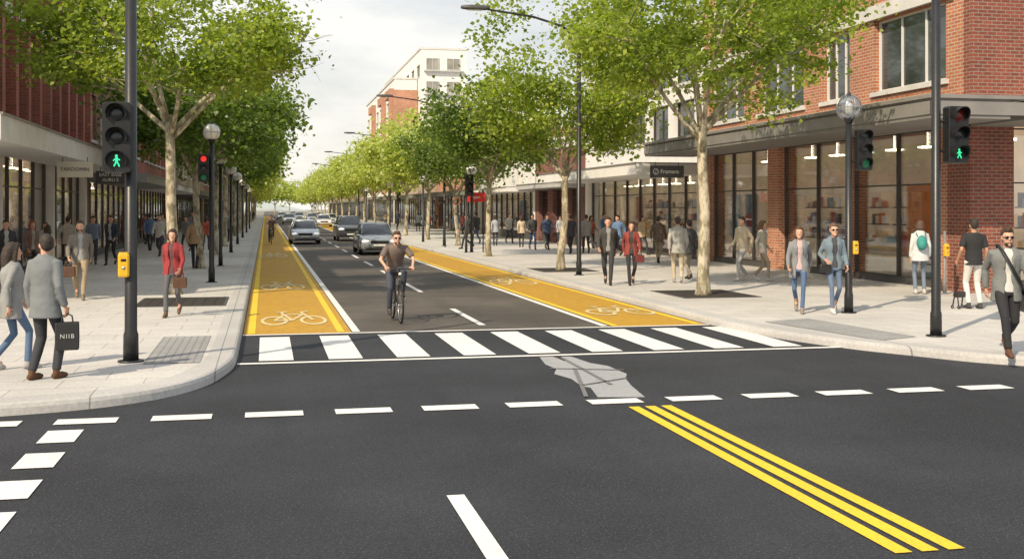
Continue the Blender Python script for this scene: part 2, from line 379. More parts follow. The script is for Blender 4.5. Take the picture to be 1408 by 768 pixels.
    for s in (1,-1):
        an=J[s][5]; q=MB(); up=max(0,an.z-.09)
        if P.get('abs'):
            q.tube([an+V((0,.06,-.05)),an+V((0,0,-.045)),an+V((0,-.08,-.055)),an+V((0,-.15,-.06))],[.036,.045,.044,.032],10)
        else:
            q.tube([V((an.x,an.y+.055,an.z-.045)),V((an.x,an.y+.0,an.z-.045)),V((an.x,an.y-.10+up*.2,.038+max(0,an.z-.09)*.25)),V((an.x*1.05,an.y-.165+up*.4,.028))],[.036,.042,.040,.028],10)
        q.tube([an+V((0,.0,-.03)),an+V((0,.01,.03))],[.042,.04],10)
        job('shoe',q,min(vox,.016),[sm],root,None,1)
    # top
    def sleeve(q,infl,full=True):
        for s in (1,-1):
            sh,el,wr=J[s][:3]; shi=sh+V((-.04*s,0,-.01))
            if full: q.tube([shi,sh,sh.lerp(el,.5),el,el.lerp(wr,.5),wr-(wr-el).normalized()*.01],[(.060+infl)*lim,(.058+infl)*lim,(.052+infl)*lim,(.047+infl)*lim,(.043+infl)*lim,(.037+infl)*lim],12,round_=False)
            else: q.tube([shi,sh,sh.lerp(el,.78)],[(.060+infl)*lim,(.058+infl)*lim,(.056+infl)*lim],12,round_=False)
    zs=[hem]+[z for z in (-.05,.03,.1,.18,.3,.38,.44,.49) if z>hem+.03]
    def solid(infl,mcol,nm,slv,z0=None,neck=True):
        q=MB(); zz=zs if z0 is None else [z0]+[z for z in zs if z>z0+.02]
        R=[ring(z,tint_(T,z)[0]+infl+(.012 if z<.02 else 0),tint_(T,z)[1]+infl+(.01 if z<.02 else 0)) for z in zz]
        R.append(ring(.52,.09+infl*.5,.074+infl*.5)); q.rings(R)
        if slv is not None: sleeve(q,infl*.4,slv)
        job(nm,q,vox,[cloth(mcol)],root,None,2)
    if style=='tee': solid(.014,top,'shirt',False)
    elif style=='shirt':
        solid(.016,top,'sweater',True)
    else:
        solid(.006,under,'shirt',None,z0=max(hem,-.06))
        q=MB(); R=[]
        NA=22
        for z in zs+[.53]:
            a,bb=tint_(T,z); a+=.028+(.018 if z<.02 else 0); bb+=.028+(.013 if z<.02 else 0)
            if z>.5: a,bb=.10,.085
            g=.34 if z<.1 else (.2 if z<.25 else .40)
            if style=='closed': g=.03
            o=[];i_=[]
            for k in range(NA+1):
                f=g+(2*math.pi-2*g)*k/NA
                o.append(X((a*math.sin(f),-bb*math.cos(f),z))); i_.append(X(((a-.036)*math.sin(f),-(bb-.036)*math.cos(f),z)))
            R.append(o+i_[::-1])
        q.rings(R); sleeve(q,.006,True)
        # collar
        for s in (1,-1):
            q.tube([X((0,.075,.535)),X((.065*s,.03,.545)),X((.07*s,-.045,.50)),X((.055*s,-.13,.38)),X((.06*s,-.145,.26))],[.016,.018,.018,.018,.010],8)
        job('jacket' if hem>-.25 else 'coat',q,vox*.9,[cloth(top)],root,None,1)
    # hair
    q=MB()
    if hairk!='bald':
        q.ell(Hd(0,.028,.045),(.086,.098,.098),rot=HY); q.ell(Hd(0,-.035,.1),(.06,.06,.035),rot=HY)
        if hairk=='short': q.ell(Hd(0,.06,-.0),(.078,.058,.075),rot=HY)
        if hairk=='quiff': q.ell(Hd(0,.06,-.0),(.078,.058,.075),rot=HY); q.ell(Hd(0,-.05,.122),(.05,.05,.03),rot=HY)
        if hairk=='long':
            q.tube([Hd(0,.06,.05),Hd(0,.085,-.06),Hd(0,.09,-.18),Hd(0,.085,-.27)],[.08,.085,.075,.04],12)
            for s in (1,-1): q.tube([Hd(.06*s,-.02,.08),Hd(.085*s,.0,-.03),Hd(.08*s,.01,-.15),Hd(.07*s,.0,-.22)],[.03,.028,.026,.014],8)
        if hairk=='bun': q.ell(Hd(0,.06,-.0),(.078,.055,.07),rot=HY); q.ell(Hd(0,.13,.06),(.045,.045,.045),rot=HY)
        if hairk=='bob':
            q.ell(Hd(0,.05,-.03),(.095,.075,.10),rot=HY)
            for s in (1,-1): q.tube([Hd(.065*s,-.02,.07),Hd(.088*s,-.01,-.02),Hd(.08*s,-.01,-.10)],[.028,.028,.018],8)
        if beard: q.ell(Hd(0,-.04,-.09),(.055,.058,.038),rot=HY)
        job('hair',q,min(vox,.015),[hm],root,None,1)
    if shades:
        q=MB()
        for s in (1,-1):
            q.ell(Hd(.033*s,-.098,.002),(.027,.008,.020),0,10,8,rot=HY); q.tube([Hd(.058*s,-.09,.006),Hd(.085*s,.01,.006)],[.004,.003],5)
        q.tube([Hd(-.012,-.104,.008),Hd(.012,-.104,.008)],[.004,.004],5)
        q.obj('sunglasses',DARKF,root,True)
    return root,J
def worldp(root,p): 
    return Matrix.Translation(root.location)@Matrix.Rotation(root.rotation_euler.z,4,'Z')@Matrix.Scale(root.scale.x,4)@V(p)
D2=math.radians
def handbag(hand,label,w,h,d,m,rz,strap=.12,txt=None,cat='bag'):
    r=thing('shopping_bag' if txt else 'handbag',label,cat,(hand[0],hand[1],hand[2]-strap-h),rz)
    b=MB(); R=[]
    for z,k in ((0,.92),(.02,1),(h*.5,1.02),(h-.02,1),(h,.95)):
        R.append([(w/2*k*x,d/2*k*y,z) for x,y in ((-1,-.8),(-.9,-1),(.9,-1),(1,-.8),(1,.8),(.9,1),(-.9,1),(-1,.8))])
    b.rings(R); b.obj('bag_body',m,r)
    s=MB()
    for y in (-d*.35,d*.35):
        s.tube([(-w*.25,y,h-.02),(-w*.2,y*.6,h+strap*.7),(0,0,h+strap),(w*.2,y*.6,h+strap*.7),(w*.25,y,h-.02)],.008,6)
    s.obj('handle',m,r,True)
    if txt:
        text(r,txt,h*.22,(0,-d/2*1.02-.005,h*.5),(math.pi/2,0,0),mat('white_print',(.5,.5,.5),.6,.03),sp=1.25)
    return r
LEATH=mat('black_leather',(.02,.018,.018),.4,.2,12,.2)
BROWNL=mat('brown_leather',(.09,.04,.02),.45,.2,12,.2)
PAPERB=mat('black_paper_bag',(.018,.018,.02),.6,.1,4)
# -- left pavement
ps=pose('stand'); ps['legs']={1:(.10,.10,.085),-1:(-.10,-.08,.085)}
rm,J=person('man in grey blazer and dark trousers, seen from behind, holding bag',G(62,521)+(.13,),D2(150),1.70,'m',ps,top=(.17,.185,.195),style='closed',hem=-.2,under=(.3,.3,.3),pants=(.035,.037,.045),shoes=(.10,.045,.02),hair=(.03,.02,.015),vox=.013,grp='people waiting at the kerb',headyaw=D2(55),slim=1)
hw=worldp(rm,J[-1][2]+(J[-1][2]-J[-1][1]).normalized()*.09)
handbag(hw,'black paper shopping bag with white letters held by man',.26,.32,.11,PAPERB,D2(8),.10,'NIIB')
ps=pose('stroll',-1); 
rm,J=person('woman in grey coat and blue jeans with long hair waiting',G(15,508)+(.13,),D2(120),1.60,'f',ps,top=(.26,.265,.26),style='closed',hem=-.22,pants=(.09,.15,.25),shoes=(.35,.34,.33),hair=(.035,.022,.015),hairk='long',vox=.014,grp='people waiting at the kerb')
handbag((rm.location.x-.24,rm.location.y-.12,1.05),'small black handbag on the arm of waiting woman',.22,.2,.1,LEATH,D2(70))
rm,J=person('man in grey brown jacket and beige trousers walking with bag',G(110,411)+(.13,),D2(8),1.78,'m',pose('walk',1),top=(.17,.155,.135),hem=-.14,under=(.32,.33,.33),pants=(.33,.26,.17),shoes=(.2,.15,.1),hair=(.06,.035,.02),beard=True,vox=.015)
hw=worldp(rm,J[-1][2]+V((0,0,-.08))); handbag(hw,'brown leather bag carried by walking man',.28,.22,.12,BROWNL,0)
rm,J=person('woman in red jacket and grey trousers walking along the pavement',G(238,434)+(.13,),D2(-8),1.66,'f',pose('walk',-1),top=(.27,.03,.035),hem=-.1,under=(.12,.05,.05),pants=(.10,.10,.11),shoes=(.12,.07,.04),hair=(.05,.025,.015),hairk='bob',vox=.014)
hw=worldp(rm,J[1][2]+V((0,0,-.07))); handbag(hw,'brown handbag carried by woman in red jacket',.24,.19,.1,BROWNL,0,.08)
person('man in tan jacket and dark trousers walking away',G(268,369)+(.13,),D2(175),1.76,'m',pose('stroll',1),top=(.34,.22,.12),style='closed',hem=-.12,pants=(.03,.03,.035),vox=.02)
person('woman with red hair in brown coat walking',G(44,384)+(.13,),D2(30),1.68,'f',pose('stroll',1),top=(.20,.13,.10),hem=-.25,under=(.4,.35,.3),pants=(.06,.06,.08),hair=(.28,.07,.03),hairk='long',vox=.02)
person('man in black jacket walking near the shops',G(8,392)+(.13,),D2(15),1.75,'m',pose('walk',1),top=(.05,.05,.06),hem=-.1,pants=(.12,.10,.08),vox=.02)
person('man in dark navy jacket and black trousers walking',G(153,364)+(.13,),D2(-10),1.8,'m',pose('walk',-1),top=(.04,.05,.08),hem=-.1,under=(.45,.47,.5),pants=(.03,.03,.035),vox=.02)
person('man in blue grey shirt walking near the shop windows',G(128,363)+(.13,),D2(10),1.75,'m',pose('stroll',1),top=(.17,.22,.30),style='shirt',hem=-.06,pants=(.05,.06,.09),vox=.02)
person('woman in dark red top walking near shops',G(200,336)+(.13,),D2(0),1.66,'f',pose('walk',1),top=(.30,.06,.05),style='shirt',pants=(.03,.03,.04),hairk='long',vox=.022)
# -- right pavement
person('man in dark jacket and black jeans walking beside woman',G(836,391)+(.13,),D2(-18),1.82,'m',pose('walk',1),top=(.05,.048,.045),hem=-.12,under=(.25,.25,.25),pants=(.035,.035,.04),hair=(.05,.03,.02),vox=.017)
rm,J=person('woman in maroon jacket and black trousers walking with handbag',G(868,391)+(.13,),D2(-14),1.7,'f',pose('walk',-1),top=(.24,.045,.04),hem=-.14,under=(.05,.05,.05),pants=(.025,.025,.03),hair=(.07,.035,.02),hairk='long',vox=.017)
handbag(worldp(rm,J[1][2]+V((0,0,-.06))),'maroon handbag held by walking woman',.22,.18,.1,mat('maroon_leather',(.15,.03,.03),.4,.1,10),0,.06)
person('man in grey jacket and beige trousers seen from behind',G(932,389)+(.13,),D2(165),1.8,'m',pose('stroll',1),top=(.36,.35,.32),style='closed',hem=-.15,pants=(.48,.41,.30),shoes=(.3,.28,.25),hair=(.05,.03,.02),vox=.018)
person('woman in dark coat walking behind man in grey jacket',G(948,384)+(.13,),D2(190),1.7,'f',pose('stroll',-1),top=(.05,.05,.055),style='closed',hem=-.2,pants=(.35,.3,.24),hair=(.03,.02,.015),hairk='bun',vox=.018)
person('man in beige jacket and pale trousers seen from the side',G(1021,386)+(.13,),D2(-75),1.8,'m',pose('stroll',1),top=(.50,.42,.30),style='closed',hem=-.12,pants=(.42,.41,.40),shoes=(.5,.48,.45),hair=(.07,.04,.025),vox=.018)
person('woman with brown hair in pale coat and beige trousers standing',G(1047,386)+(.13,),D2(60),1.68,'f',pose('stroll',-1),top=(.44,.40,.34),style='closed',hem=-.14,pants=(.38,.30,.22),shoes=(.5,.48,.45),hair=(.16,.08,.035),hairk='long',vox=.018)
ps=pose('walk',1)
rm,J=person('woman in grey cardigan and blue jeans walking',G(1099,429)+(.13,),D2(-28),1.7,'f',ps,top=(.20,.21,.22),hem=-.22,under=(.50,.36,.36),pants=(.07,.12,.22),shoes=(.25,.2,.17),hair=(.10,.05,.03),hairk='bob',vox=.0145,slim=.82)
ps=pose('stroll',-1); ps['arms'][-1]=(.05,-.16,-.36)
rm,J=person('woman with sunglasses in denim jacket and jeans walking',G(1146,430)+(.13,),D2(-12),1.74,'f',ps,top=(.15,.20,.24),hem=-.08,under=(.06,.06,.07),pants=(.11,.16,.25),shoes=(.6,.6,.58),hair=(.14,.09,.06),hairk='bun',shades=True,vox=.0145,slim=.82)
handbag(worldp(rm,J[-1][2]+V((0,0,-.02))),'small black handbag held by woman in denim jacket',.22,.15,.09,LEATH,0,.06)
rm,J=person('woman in white jacket and blue grey jeans seen from behind',G(1265,404)+(.13,),D2(160),1.72,'f',pose('stand'),top=(.55,.57,.58),style='closed',hem=-.16,pants=(.15,.19,.25),shoes=(.5,.48,.46),hair=(.10,.06,.04),hairk='bob',vox=.018)
bp=thing('backpack','teal backpack worn by woman in white jacket','backpack',worldp(rm,(0,.20,1.2)),rm.rotation_euler.z)
q=MB(); q.ell((0,0,0),(.12,.08,.17),0,14,10); q.ell((0,.06,-.05),(.09,.045,.09),0,12,8); q.obj('pack',mat('teal_fabric',(.04,.25,.24),.7,.1,8,.3),bp,True)
q=MB()
for s in (1,-1): q.tube([(.09*s,-.05,.16),(.10*s,-.12,.22),(.11*s,-.30,.16),(.12*s,-.32,-.02)],.014,6)
q.obj('strap',mat('teal_strap',(.03,.2,.2),.7,.1),bp,True)
ps=pose('stand',-1); ps['arms'][1]=(.10,-.10,-.47)
person('man in black t-shirt and white trousers seen from behind',G(1339,424)+(.13,),D2(170),1.80,'m',ps,top=(.022,.022,.024),style='tee',hem=-.1,pants=(.62,.60,.57),shoes=(.05,.05,.05),hair=(.03,.02,.015),vox=.015,skin=1)
rm,J=person('bearded man with sunglasses in grey blazer walking with shoulder strap',G(1384,487)+(.13,),D2(-20),1.78,'m',pose('walk',-1),top=(.18,.19,.185),hem=-.18,under=(.6,.6,.58),pants=(.022,.022,.026),shoes=(.12,.05,.025),hair=(.06,.035,.022),hairk='quiff',shades=True,beard=True,vox=.013)
sb=thing('shoulder_bag','black shoulder bag with strap across man in blazer','bag',rm.location,rm.rotation_euler.z,scale=rm.scale.x)
q=MB(); q.tube([(-.12,.0,1.46),(-.09,-.19,1.36),(.02,-.21,1.15),(.15,-.17,.92),(.22,-.02,.80)],[(.022,.005)]*5,6,round_=False); q.tube([(-.12,.0,1.46),(-.06,.15,1.36),(.08,.17,1.1),(.22,-.02,.80)],[(.022,.005)]*4,6,round_=False); q.obj('strap',LEATH,sb,True)
q=MB(); R=[[(.27+x*.05*k,.06+y*.14*k,z) for x,y in ((-1,-1),(1,-1),(1,1),(-1,1))] for z,k in ((.56,.9),(.6,1),(.78,1),(.82,.9))]; q.rings(R); q.obj('bag_body',LEATH,sb)
FAR=[]
farspec=[((785,349),180,'m',(.04,.04,.05),(.03,.03,.035),'short','man in black coat walking past trees'),
 ((806,348),175,'m',(.26,.26,.26),(.05,.05,.06),'short','man in grey jacket walking past trees'),
 ((752,343),10,'m',(.07,.10,.18),(.03,.03,.04),'short','man in navy jacket walking along pavement'),
 ((732,343),0,'m',(.05,.05,.05),(.07,.11,.2),'short','man in black jacket and jeans walking'),
 ((717,340),170,'f',(.52,.42,.30),(.04,.04,.05),'long','woman in beige coat walking away'),
 ((850,352),-60,'m',(.12,.20,.36),(.05,.05,.06),'short','man in blue jacket near shop front'),
 ((812,341),20,'f',(.46,.12,.09),(.05,.05,.06),'long','woman in red coat near shop front'),
 ((643,342),-80,'m',(.03,.03,.03),(.03,.03,.03),'short','man in black walking across pavement'),
 ((681,338),170,'f',(.34,.36,.40),(.04,.05,.07),'bob','woman in grey jacket walking away'),
 ((905,362),150,'m',(.12,.09,.07),(.30,.25,.18),'short','man in dark jacket near cafe window'),
 ((223,338),0,'m',(.50,.47,.42),(.05,.05,.06),'short','man in pale jacket walking near shops'),
 ((312,333),180,'m',(.18,.18,.20),(.04,.04,.05),'short','man in grey jacket walking away under trees')]
for (p,a,sx,tc,pc,hk,lb) in farspec:
    r,_=person(lb,G(*p)+(.13,),D2(a),1.76 if sx=='m' else 1.67,sx,pose('walk',random.choice((1,-1))),top=tc,style='closed',hem=-.15,pants=pc,hairk=hk,vox=.024,hair=(.04,.025,.018))
    FAR.append(r)
# -- cyclist
CY=G(545,441,0); 
cps=dict(pz=.955,py=.25,lean=.50,abs=True,legs={1:(.115,.02,.52),-1:(-.115,.12,.20)},arms={1:(.25,-.33,1.03),-1:(-.25,-.33,1.03)},curl=.95)
cr,CJ=person('bearded cyclist in brown t-shirt and dark jeans riding bicycle',(CY[0],CY[1],0),D2(2),1.76,'m',cps,top=(.15,.115,.10),style='tee',hem=-.08,pants=(.05,.06,.085),shoes=(.05,.05,.055),hair=(.09,.05,.03),hairk='quiff',shades=True,beard=True,vox=.014,grp='cyclists',skin=0)
run_jobs()
far_extra=[((196,333),0,11),((214,334),180,0),((185,340),10,3),((318,318),180,1),((300,322),0,2),((290,330),5,9),((330,315),180,4),((560,315),10,3),((575,318),180,8),((590,318),0,6),((598,315),180,0),
 ((627,326),170,5),((547,312),0,2),((636,322),10,6),((700,334),0,10),((240,330),180,7),((62,374),20,8),((30,372),170,5),((342,306),0,2),((348,304),180,0),((66,388),200,4),((530,310),0,4),((882,350),30,4),((655,335),200,3),((770,338),15,8),((830,342),10,5),
 ((176,350),5,2),((206,345),180,5),((256,346),0,11),((283,344),180,6),((220,352),10,10),((93,366),160,10),((322,324),0,4),((168,338),0,6),((265,330),0,1)]
for p,a,i in far_extra:
    copy_thing(FAR[i],G(*p)+(.13,),D2(a+random.uniform(-22,22)),scale=FAR[i].scale.x*random.uniform(.95,1.04))
# ------------------------------------------------------------------ bicycle
RUB=mat('tyre_rubber',(.015,.015,.016),.7,.2,20); ALU=mat('aluminium',(.45,.45,.46),.3,.05,5,metal=.9); BLKF=mat('black_frame_paint',(.02,.02,.024),.25,.1,5,coat=.5)
def bicycle(loc,rz,label):
    r=thing('bicycle',label,'bicycle',loc,rz,'bicycles')
    for y in (-.52,.50):
        w=MB(); w.torus((0,y,.335),.315,.018,'X',0,32,8); wh=w.obj('wheel',RUB,r,True)
        w=MB(); w.torus((0,y,.335),.293,.010,'X',0,32,6); w.tube([(-.04,y,.335),(.04,y,.335)],.018,8)
        for k in range(16):
            a=k*math.pi/8; w.tube([(.02*(-1)**k,y,.335),(0,y+.29*math.cos(a),.335+.29*math.sin(a))],.0022,4,round_=False)
        w.obj('rim',ALU,wh,True)
    f=MB(); bb=(0,.08,.29); st=(0,.20,.80); hd=(0,-.34,.83); hb=(0,-.37,.70)
    for a,b_ in ((bb,st),(bb,hb),(st,hd),(hb,hd)): f.tube([a,b_],.018,8)
    for s in (.05,-.05):
        f.tube([bb,(s,.50,.335)],.011,6); f.tube([(0,.19,.76),(s,.50,.335)],.010,6); f.tube([(s,-.40,.68),(s,-.52,.335)],.013,6)
    f.tube([(-.06,-.39,.69),(.06,-.39,.69)],.016,6)
    f.obj('frame',BLKF,r,True)
    h=MB(); h.tube([hd,(0,-.35,.96),(0,-.42,.99)],.015,8); h.tube([(-.29,-.36,.985),(-.15,-.43,.99),(0,-.43,.99),(.15,-.43,.99),(.29,-.36,.985)],.013,8)
    for s in (1,-1): h.tube([(s*.20,-.43,.985),(s*.24,-.47,.97)],.006,5)
    h.obj('handlebar',BLKF,r,True)
    s=MB(); s.tube([st,(0,.225,.90)],.013,8); s.tube([(0,.36,.915),(0,.24,.91),(0,.10,.905)],[(.075,.025),(.05,.022),(.018,.016)],10); s.obj('saddle',LEATH,r,True)
    c=MB(); c.torus(bb,.09,.006,'X',0,20,5); c.tube([(-.07,.08,.29),(.07,.08,.29)],.015,6); c.tube([(.07,.08,.29),(.08,.0,.43)],.010,6); c.tube([(-.07,.08,.29),(-.08,.16,.13)],.010,6)
    c.box(.08,.17,-.04,.04,.42,.44); c.box(-.17,-.08,.12,.20,.12,.14); c.obj('crank',ALU,r)
    l=MB(); l.ell((0,-.46,.90),(.03,.03,.03),0,10,8); l.obj('headlight',mat('bike_lamp',(.7,.7,.7),.2,.05),r,True)
    return r
bicycle((CY[0],CY[1],0),D2(2),'black city bicycle ridden by man in brown t-shirt')
C2=G(373,336,0)
r2=copy_thing(cr,(C2[0],C2[1],0),D2(0),label='distant cyclist in dark clothes riding in cycle lane')
bicycle((C2[0],C2[1],0),0,'dark bicycle ridden in the ochre cycle lane')
# ------------------------------------------------------------------ trees
def tube_branch(mb,a,b,r0,r1,bend,rnd,n=5,seg=8):
    a=V(a);b=V(b);pts=[]
    off=V((rnd.uniform(-1,1),rnd.uniform(-1,1),rnd.uniform(-.3,.6)))*bend
    for i in range(n):
        t=i/(n-1); p=a.lerp(b,t)+off*math.sin(t*math.pi); pts.append(p)
    mb.tube(pts,[r0+(r1-r0)*i/(n-1) for i in range(n)],seg,round_=False)
    return pts
def gen_tree(seed,H,R,bh,tr,nleaf,ls,lm,lowz=None,fill=60,sig=.36):
    rnd=random.Random(seed); g=np.random.default_rng(seed)
    mb=MB(); cl=[]
    top=V((rnd.uniform(-.25,.25),rnd.uniform(-.2,.2),bh))
    mb.tube([V((0,0,0)),V((0,0,.12)),V((0,0,.5)),top*.5+V((rnd.uniform(-.08,.08),0,0)),top*.8,top],[tr*1.6,tr*1.25,tr,tr*.9,tr*.82,tr*.75],14,round_=False)
    nl=7; a0=rnd.uniform(0,6.28)
    for i in range(nl):
        az=a0+i*2*math.pi/(nl-1)+rnd.uniform(-.3,.3); el=rnd.uniform(.65,1.05); L=R*rnd.uniform(.9,1.15)
        st=top*rnd.uniform(.82,1.0)
        if i==nl-1: el=1.45; L=(H-bh)*.75
        e=st+V((math.cos(az)*math.cos(el),math.sin(az)*math.cos(el),math.sin(el)))*L
        pts=tube_branch(mb,st,e,tr*.48,tr*.13,.35,rnd,7,8); cl.append((pts[-1],.9))
        for j in range(6):
            t=rnd.uniform(.35,1.0); k=t*6; p=pts[int(min(k,5))].lerp(pts[int(min(k,5))+1],k-int(min(k,5)))
            az2=az+rnd.uniform(-1.6,1.6); el2=rnd.uniform(-.15,.9); L2=R*rnd.uniform(.3,.55)
            e2=p+V((math.cos(az2)*math.cos(el2),math.sin(az2)*math.cos(el2),math.sin(el2)))*L2
            q=tube_branch(mb,p,e2,tr*.17,tr*.05,.15,rnd,4,5)
            cl.append((q[2],.9)); cl.append((q[3],1))
            for _ in range(3):
                az3=rnd.uniform(0,6.28); e3=e2+V((math.cos(az3),math.sin(az3),rnd.uniform(-.6,.7)))*rnd.uniform(.4,.8)
                tube_branch(mb,e2,e3,tr*.05,tr*.02,.05,rnd,3,4); cl.append((e3,1))
    lz=lowz or bh
    zc=(H+lz)/2; rz=(H-lz)/2
    for _ in range(fill):
        a=rnd.uniform(0,6.28); u=rnd.uniform(-.75,1); rr=rnd.uniform(.55,.95); s=math.sqrt(max(0,1-u*u))
        cl.append((V((math.cos(a)*s*R*rr,math.sin(a)*s*R*rr,zc+u*rz*rr)),.8))
    C=np.array([tuple(c[0]) for c in cl]); W=np.array([c[1] for c in cl])
    az=np.arctan2(C[:,1],C[:,0]); env=.94+.16*np.sin(az*3+seed)+.1*np.sin(az*5+seed*2)
    q=np.sqrt((C[:,0]/(R*env))**2+(C[:,1]/(R*env))**2+((C[:,2]-zc)/(rz*1.05))**2)
    C=np.where((q>1)[:,None],np.stack([C[:,0]/q,C[:,1]/q,zc+(C[:,2]-zc)/q],1),C)
    idx=g.integers(0,len(C),nleaf); sg=sig*(.45+g.random(len(C))*1.0)
    P=C[idx]+np.clip(g.normal(0,1,(nleaf,3)),-2.1,2.1)*sg[idx][:,None]*np.array([1.1,1.1,.55])
    d=g.normal(0,1,(nleaf,3)); d[:,2]=d[:,2]*.6-.35; d/=np.linalg.norm(d,axis=1)[:,None]
    up=g.normal(0,1,(nleaf,3))*.75+np.array([0,0,1.0]); w=np.cross(d,up); w/=np.linalg.norm(w,axis=1)[:,None]; n=np.cross(w,d)
    L=(ls*(.6+g.random(nleaf)*.8))[:,None]; Wd=L*.40
    v0=P; v1=P+d*L*.42+w*Wd+n*L*.1; v2=P+d*L; v3=P+d*L*.42-w*Wd+n*L*.1
    vs=np.stack([v0,v1,v2,v3],1).reshape(-1,3)
    me=bpy.data.meshes.new('crown'); me.vertices.add(nleaf*4); me.vertices.foreach_set('co',vs.ravel())
    me.loops.add(nleaf*4); me.loops.foreach_set('vertex_index',np.arange(nleaf*4)); me.polygons.add(nleaf); me.polygons.foreach_set('loop_start',np.arange(nleaf)*4)
    me.update(calc_edges=True); me.materials.append(lm)
    ct=g.random(len(C)); at=me.attributes.new('tint','FLOAT_COLOR','FACE'); col=np.ones((nleaf,4))
    col[:,0]=np.clip(ct[idx]*.7+g.random(nleaf)*.4-.05,0,1); col[:,1]=.75+.5*g.random(nleaf); at.data.foreach_set('color',col.ravel())
    return mb.mesh('trunk',[BARK],True),me
def tree(md,loc,rz,label,sc=1,grp='street trees along the kerb'):
    r=thing('street_tree',label,'tree',loc,rz,grp,sc)
    for n,me in (('trunk',md[0]),('crown',md[1])):
        o=bpy.data.objects.new(n,me); COL.objects.link(o); o.parent=r
    return r
TN1=gen_tree(11,9.8,3.3,3.8,.135,24000,.112,LEAF_N,4.0,40,.33)
TN2=gen_tree(5,10.0,3.3,4.1,.13,24000,.112,LEAF_N,4.4,40,.33)
TM1=gen_tree(23,10.2,3.1,3.3,.12,17000,.135,LEAF_N,3.5,55,.36)
TM2=gen_tree(31,7.6,2.7,3.0,.115,12500,.145,LEAF_D,3.2,50,.36)
TF1=gen_tree(41,7.8,2.9,3.0,.115,6500,.24,LEAF_HAZE,3.1,70,.40)
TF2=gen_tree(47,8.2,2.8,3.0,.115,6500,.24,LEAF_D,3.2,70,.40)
p=G(967,405); tree(TN1,(p[0],p[1],.13),.4,'large plane tree with pale mottled trunk in iron grate')
p=G(240,404); tree(TN2,(p[0],p[1],.13),2.2,'large plane tree with pale trunk on the shop side pavement')
p=G(771,371); tree(TM1,(p[0],p[1],.13),0,'leafy plane tree with yellow green crown beside kerb')
p=G(671,352); tree(TM2,(p[0],p[1],.13),1.0,'dark green tree with dense crown beside kerb',1.05)
y=59
i=0
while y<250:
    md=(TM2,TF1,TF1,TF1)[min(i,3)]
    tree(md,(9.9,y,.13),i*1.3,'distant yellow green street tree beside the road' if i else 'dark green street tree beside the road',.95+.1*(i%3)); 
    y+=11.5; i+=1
y=38.5;i=0
while y<250:
    md=(TM2,TF2,TM2,TF2,TF2,TF2,TF1)[min(i,6)]
    tree(md,(-2.1,y,.13),i*1.7+.5,'dark green street tree shading the pavement',1.05+.08*(i%3)); y+=11;i+=1
for (x,yy) in (G(252,415),G(968,404),G(773,371)):
    gthing=thing('tree_grate','square iron tree grate set in pale paving','tree grate',(x,yy,.13),0,'tree grates')
    q=MB(); q.box(-.85,.85,-1.1,1.1,.0,.006); q.obj('grate',GRATE,gthing)
    q=MB()
    for a in ((-.9,-.85,-1.15,1.15),(.85,.9,-1.15,1.15),(-.85,.85,-1.15,-1.1),(-.85,.85,1.1,1.15)): q.box(a[0],a[1],a[2],a[3],0,.012)
    q.obj('grate_frame',METALD,gthing)
# ------------------------------------------------------------------ ground, roads, pavements
def sheet(name,pts,z,m,kind=True):
    mb=MB(); mb.add([(x,y,z) for x,y in pts],[tuple(range(len(pts)))]); o=mb.obj(name,m)
    if kind: structure(o)
    return o
def rect(x0,x1,y0,y1): return [(x0,y0),(x1,y0),(x1,y1),(x0,y1)]
sheet('ground',rect(-900,900,-300,1500),-.012,mat('ground_soil',(.22,.21,.17),.9,.2,.2))
sheet('crossing_road',rect(-90,90,-40,19.35),0,ASPH)
sheet('road',rect(-.6,8.2,19.35,700),0,ASPH2)
sheet('cycle_lane',rect(-.36,1.42,19.3,300),.004,OCHRE)
sheet('cycle_lane',rect(6.02,7.78,19.3,300),.004,OCHRE)
def line(x0,x1,y0,y1,m,z=.008,name='road_marking'): return sheet(name,rect(x0,x1,y0,y1),z,m)
line(-.29,-.17,19.4,300,YEL); line(1.19,1.31,19.4,300,YEL); line(1.44,1.57,19.4,300,WHITE)
line(6.03,6.15,19.4,300,YEL); line(5.83,5.96,19.4,300,WHITE); line(7.59,7.71,19.4,300,YEL)
mb=MB()
y=20.0
while y<260:
    mb.add([(3.74,y,.008),(3.86,y,.008),(3.86,y+3.4,.008),(3.74,y+3.4,.008)],[(0,1,2,3)]); y+=8.2 if y<24 else 6.6
structure(mb.obj('lane_dashes',WHITE))
line(-.37,7.8,19.16,19.28,WHITE); line(-.37,8.5,15.64,15.78,WHITE)
mb=MB()
for k in range(9):
    x=-.09+.95*k; mb.add([(x,15.95,.008),(x+.47,15.95,.008),(x+.47,18.85,.008),(x,18.85,.008)],[(0,1,2,3)])
structure(mb.obj('zebra_crossing',WHITE))
mb=MB()
for k in range(-6,16):
    x=.087+.905*k; mb.add([(x-.29,11.68,.008),(x+.29,11.68,.008),(x+.29,11.96,.008),(x-.29,11.96,.008)],[(0,1,2,3)])
for yy in (11.08,10.06,9.05,8.1,7.1): mb.add([(-2.0,yy-.29,.008),(-1.68,yy-.29,.008),(-1.68,yy+.29,.008),(-2.0,yy+.29,.008)],[(0,1,2,3)])
structure(mb.obj('junction_dashes',WHITE))
for x in (3.74,3.92,4.10): line(x,x+.115,6.25,11.45,YEL)
line(1.29,1.42,5.0,8.2,WHITE)
pts=[G(a,b,0) for a,b in ((742,491),(750,501),(765,507),(762,514),(786,521),(800,531),(812,533),(822,546),(887,546),(868,530),(860,520),(862,514),(836,503),(812,499),(785,490),(772,490),(778,497),(760,490))]
fo=sheet('faded_marking',pts,.004,FADED)
mb=MB()
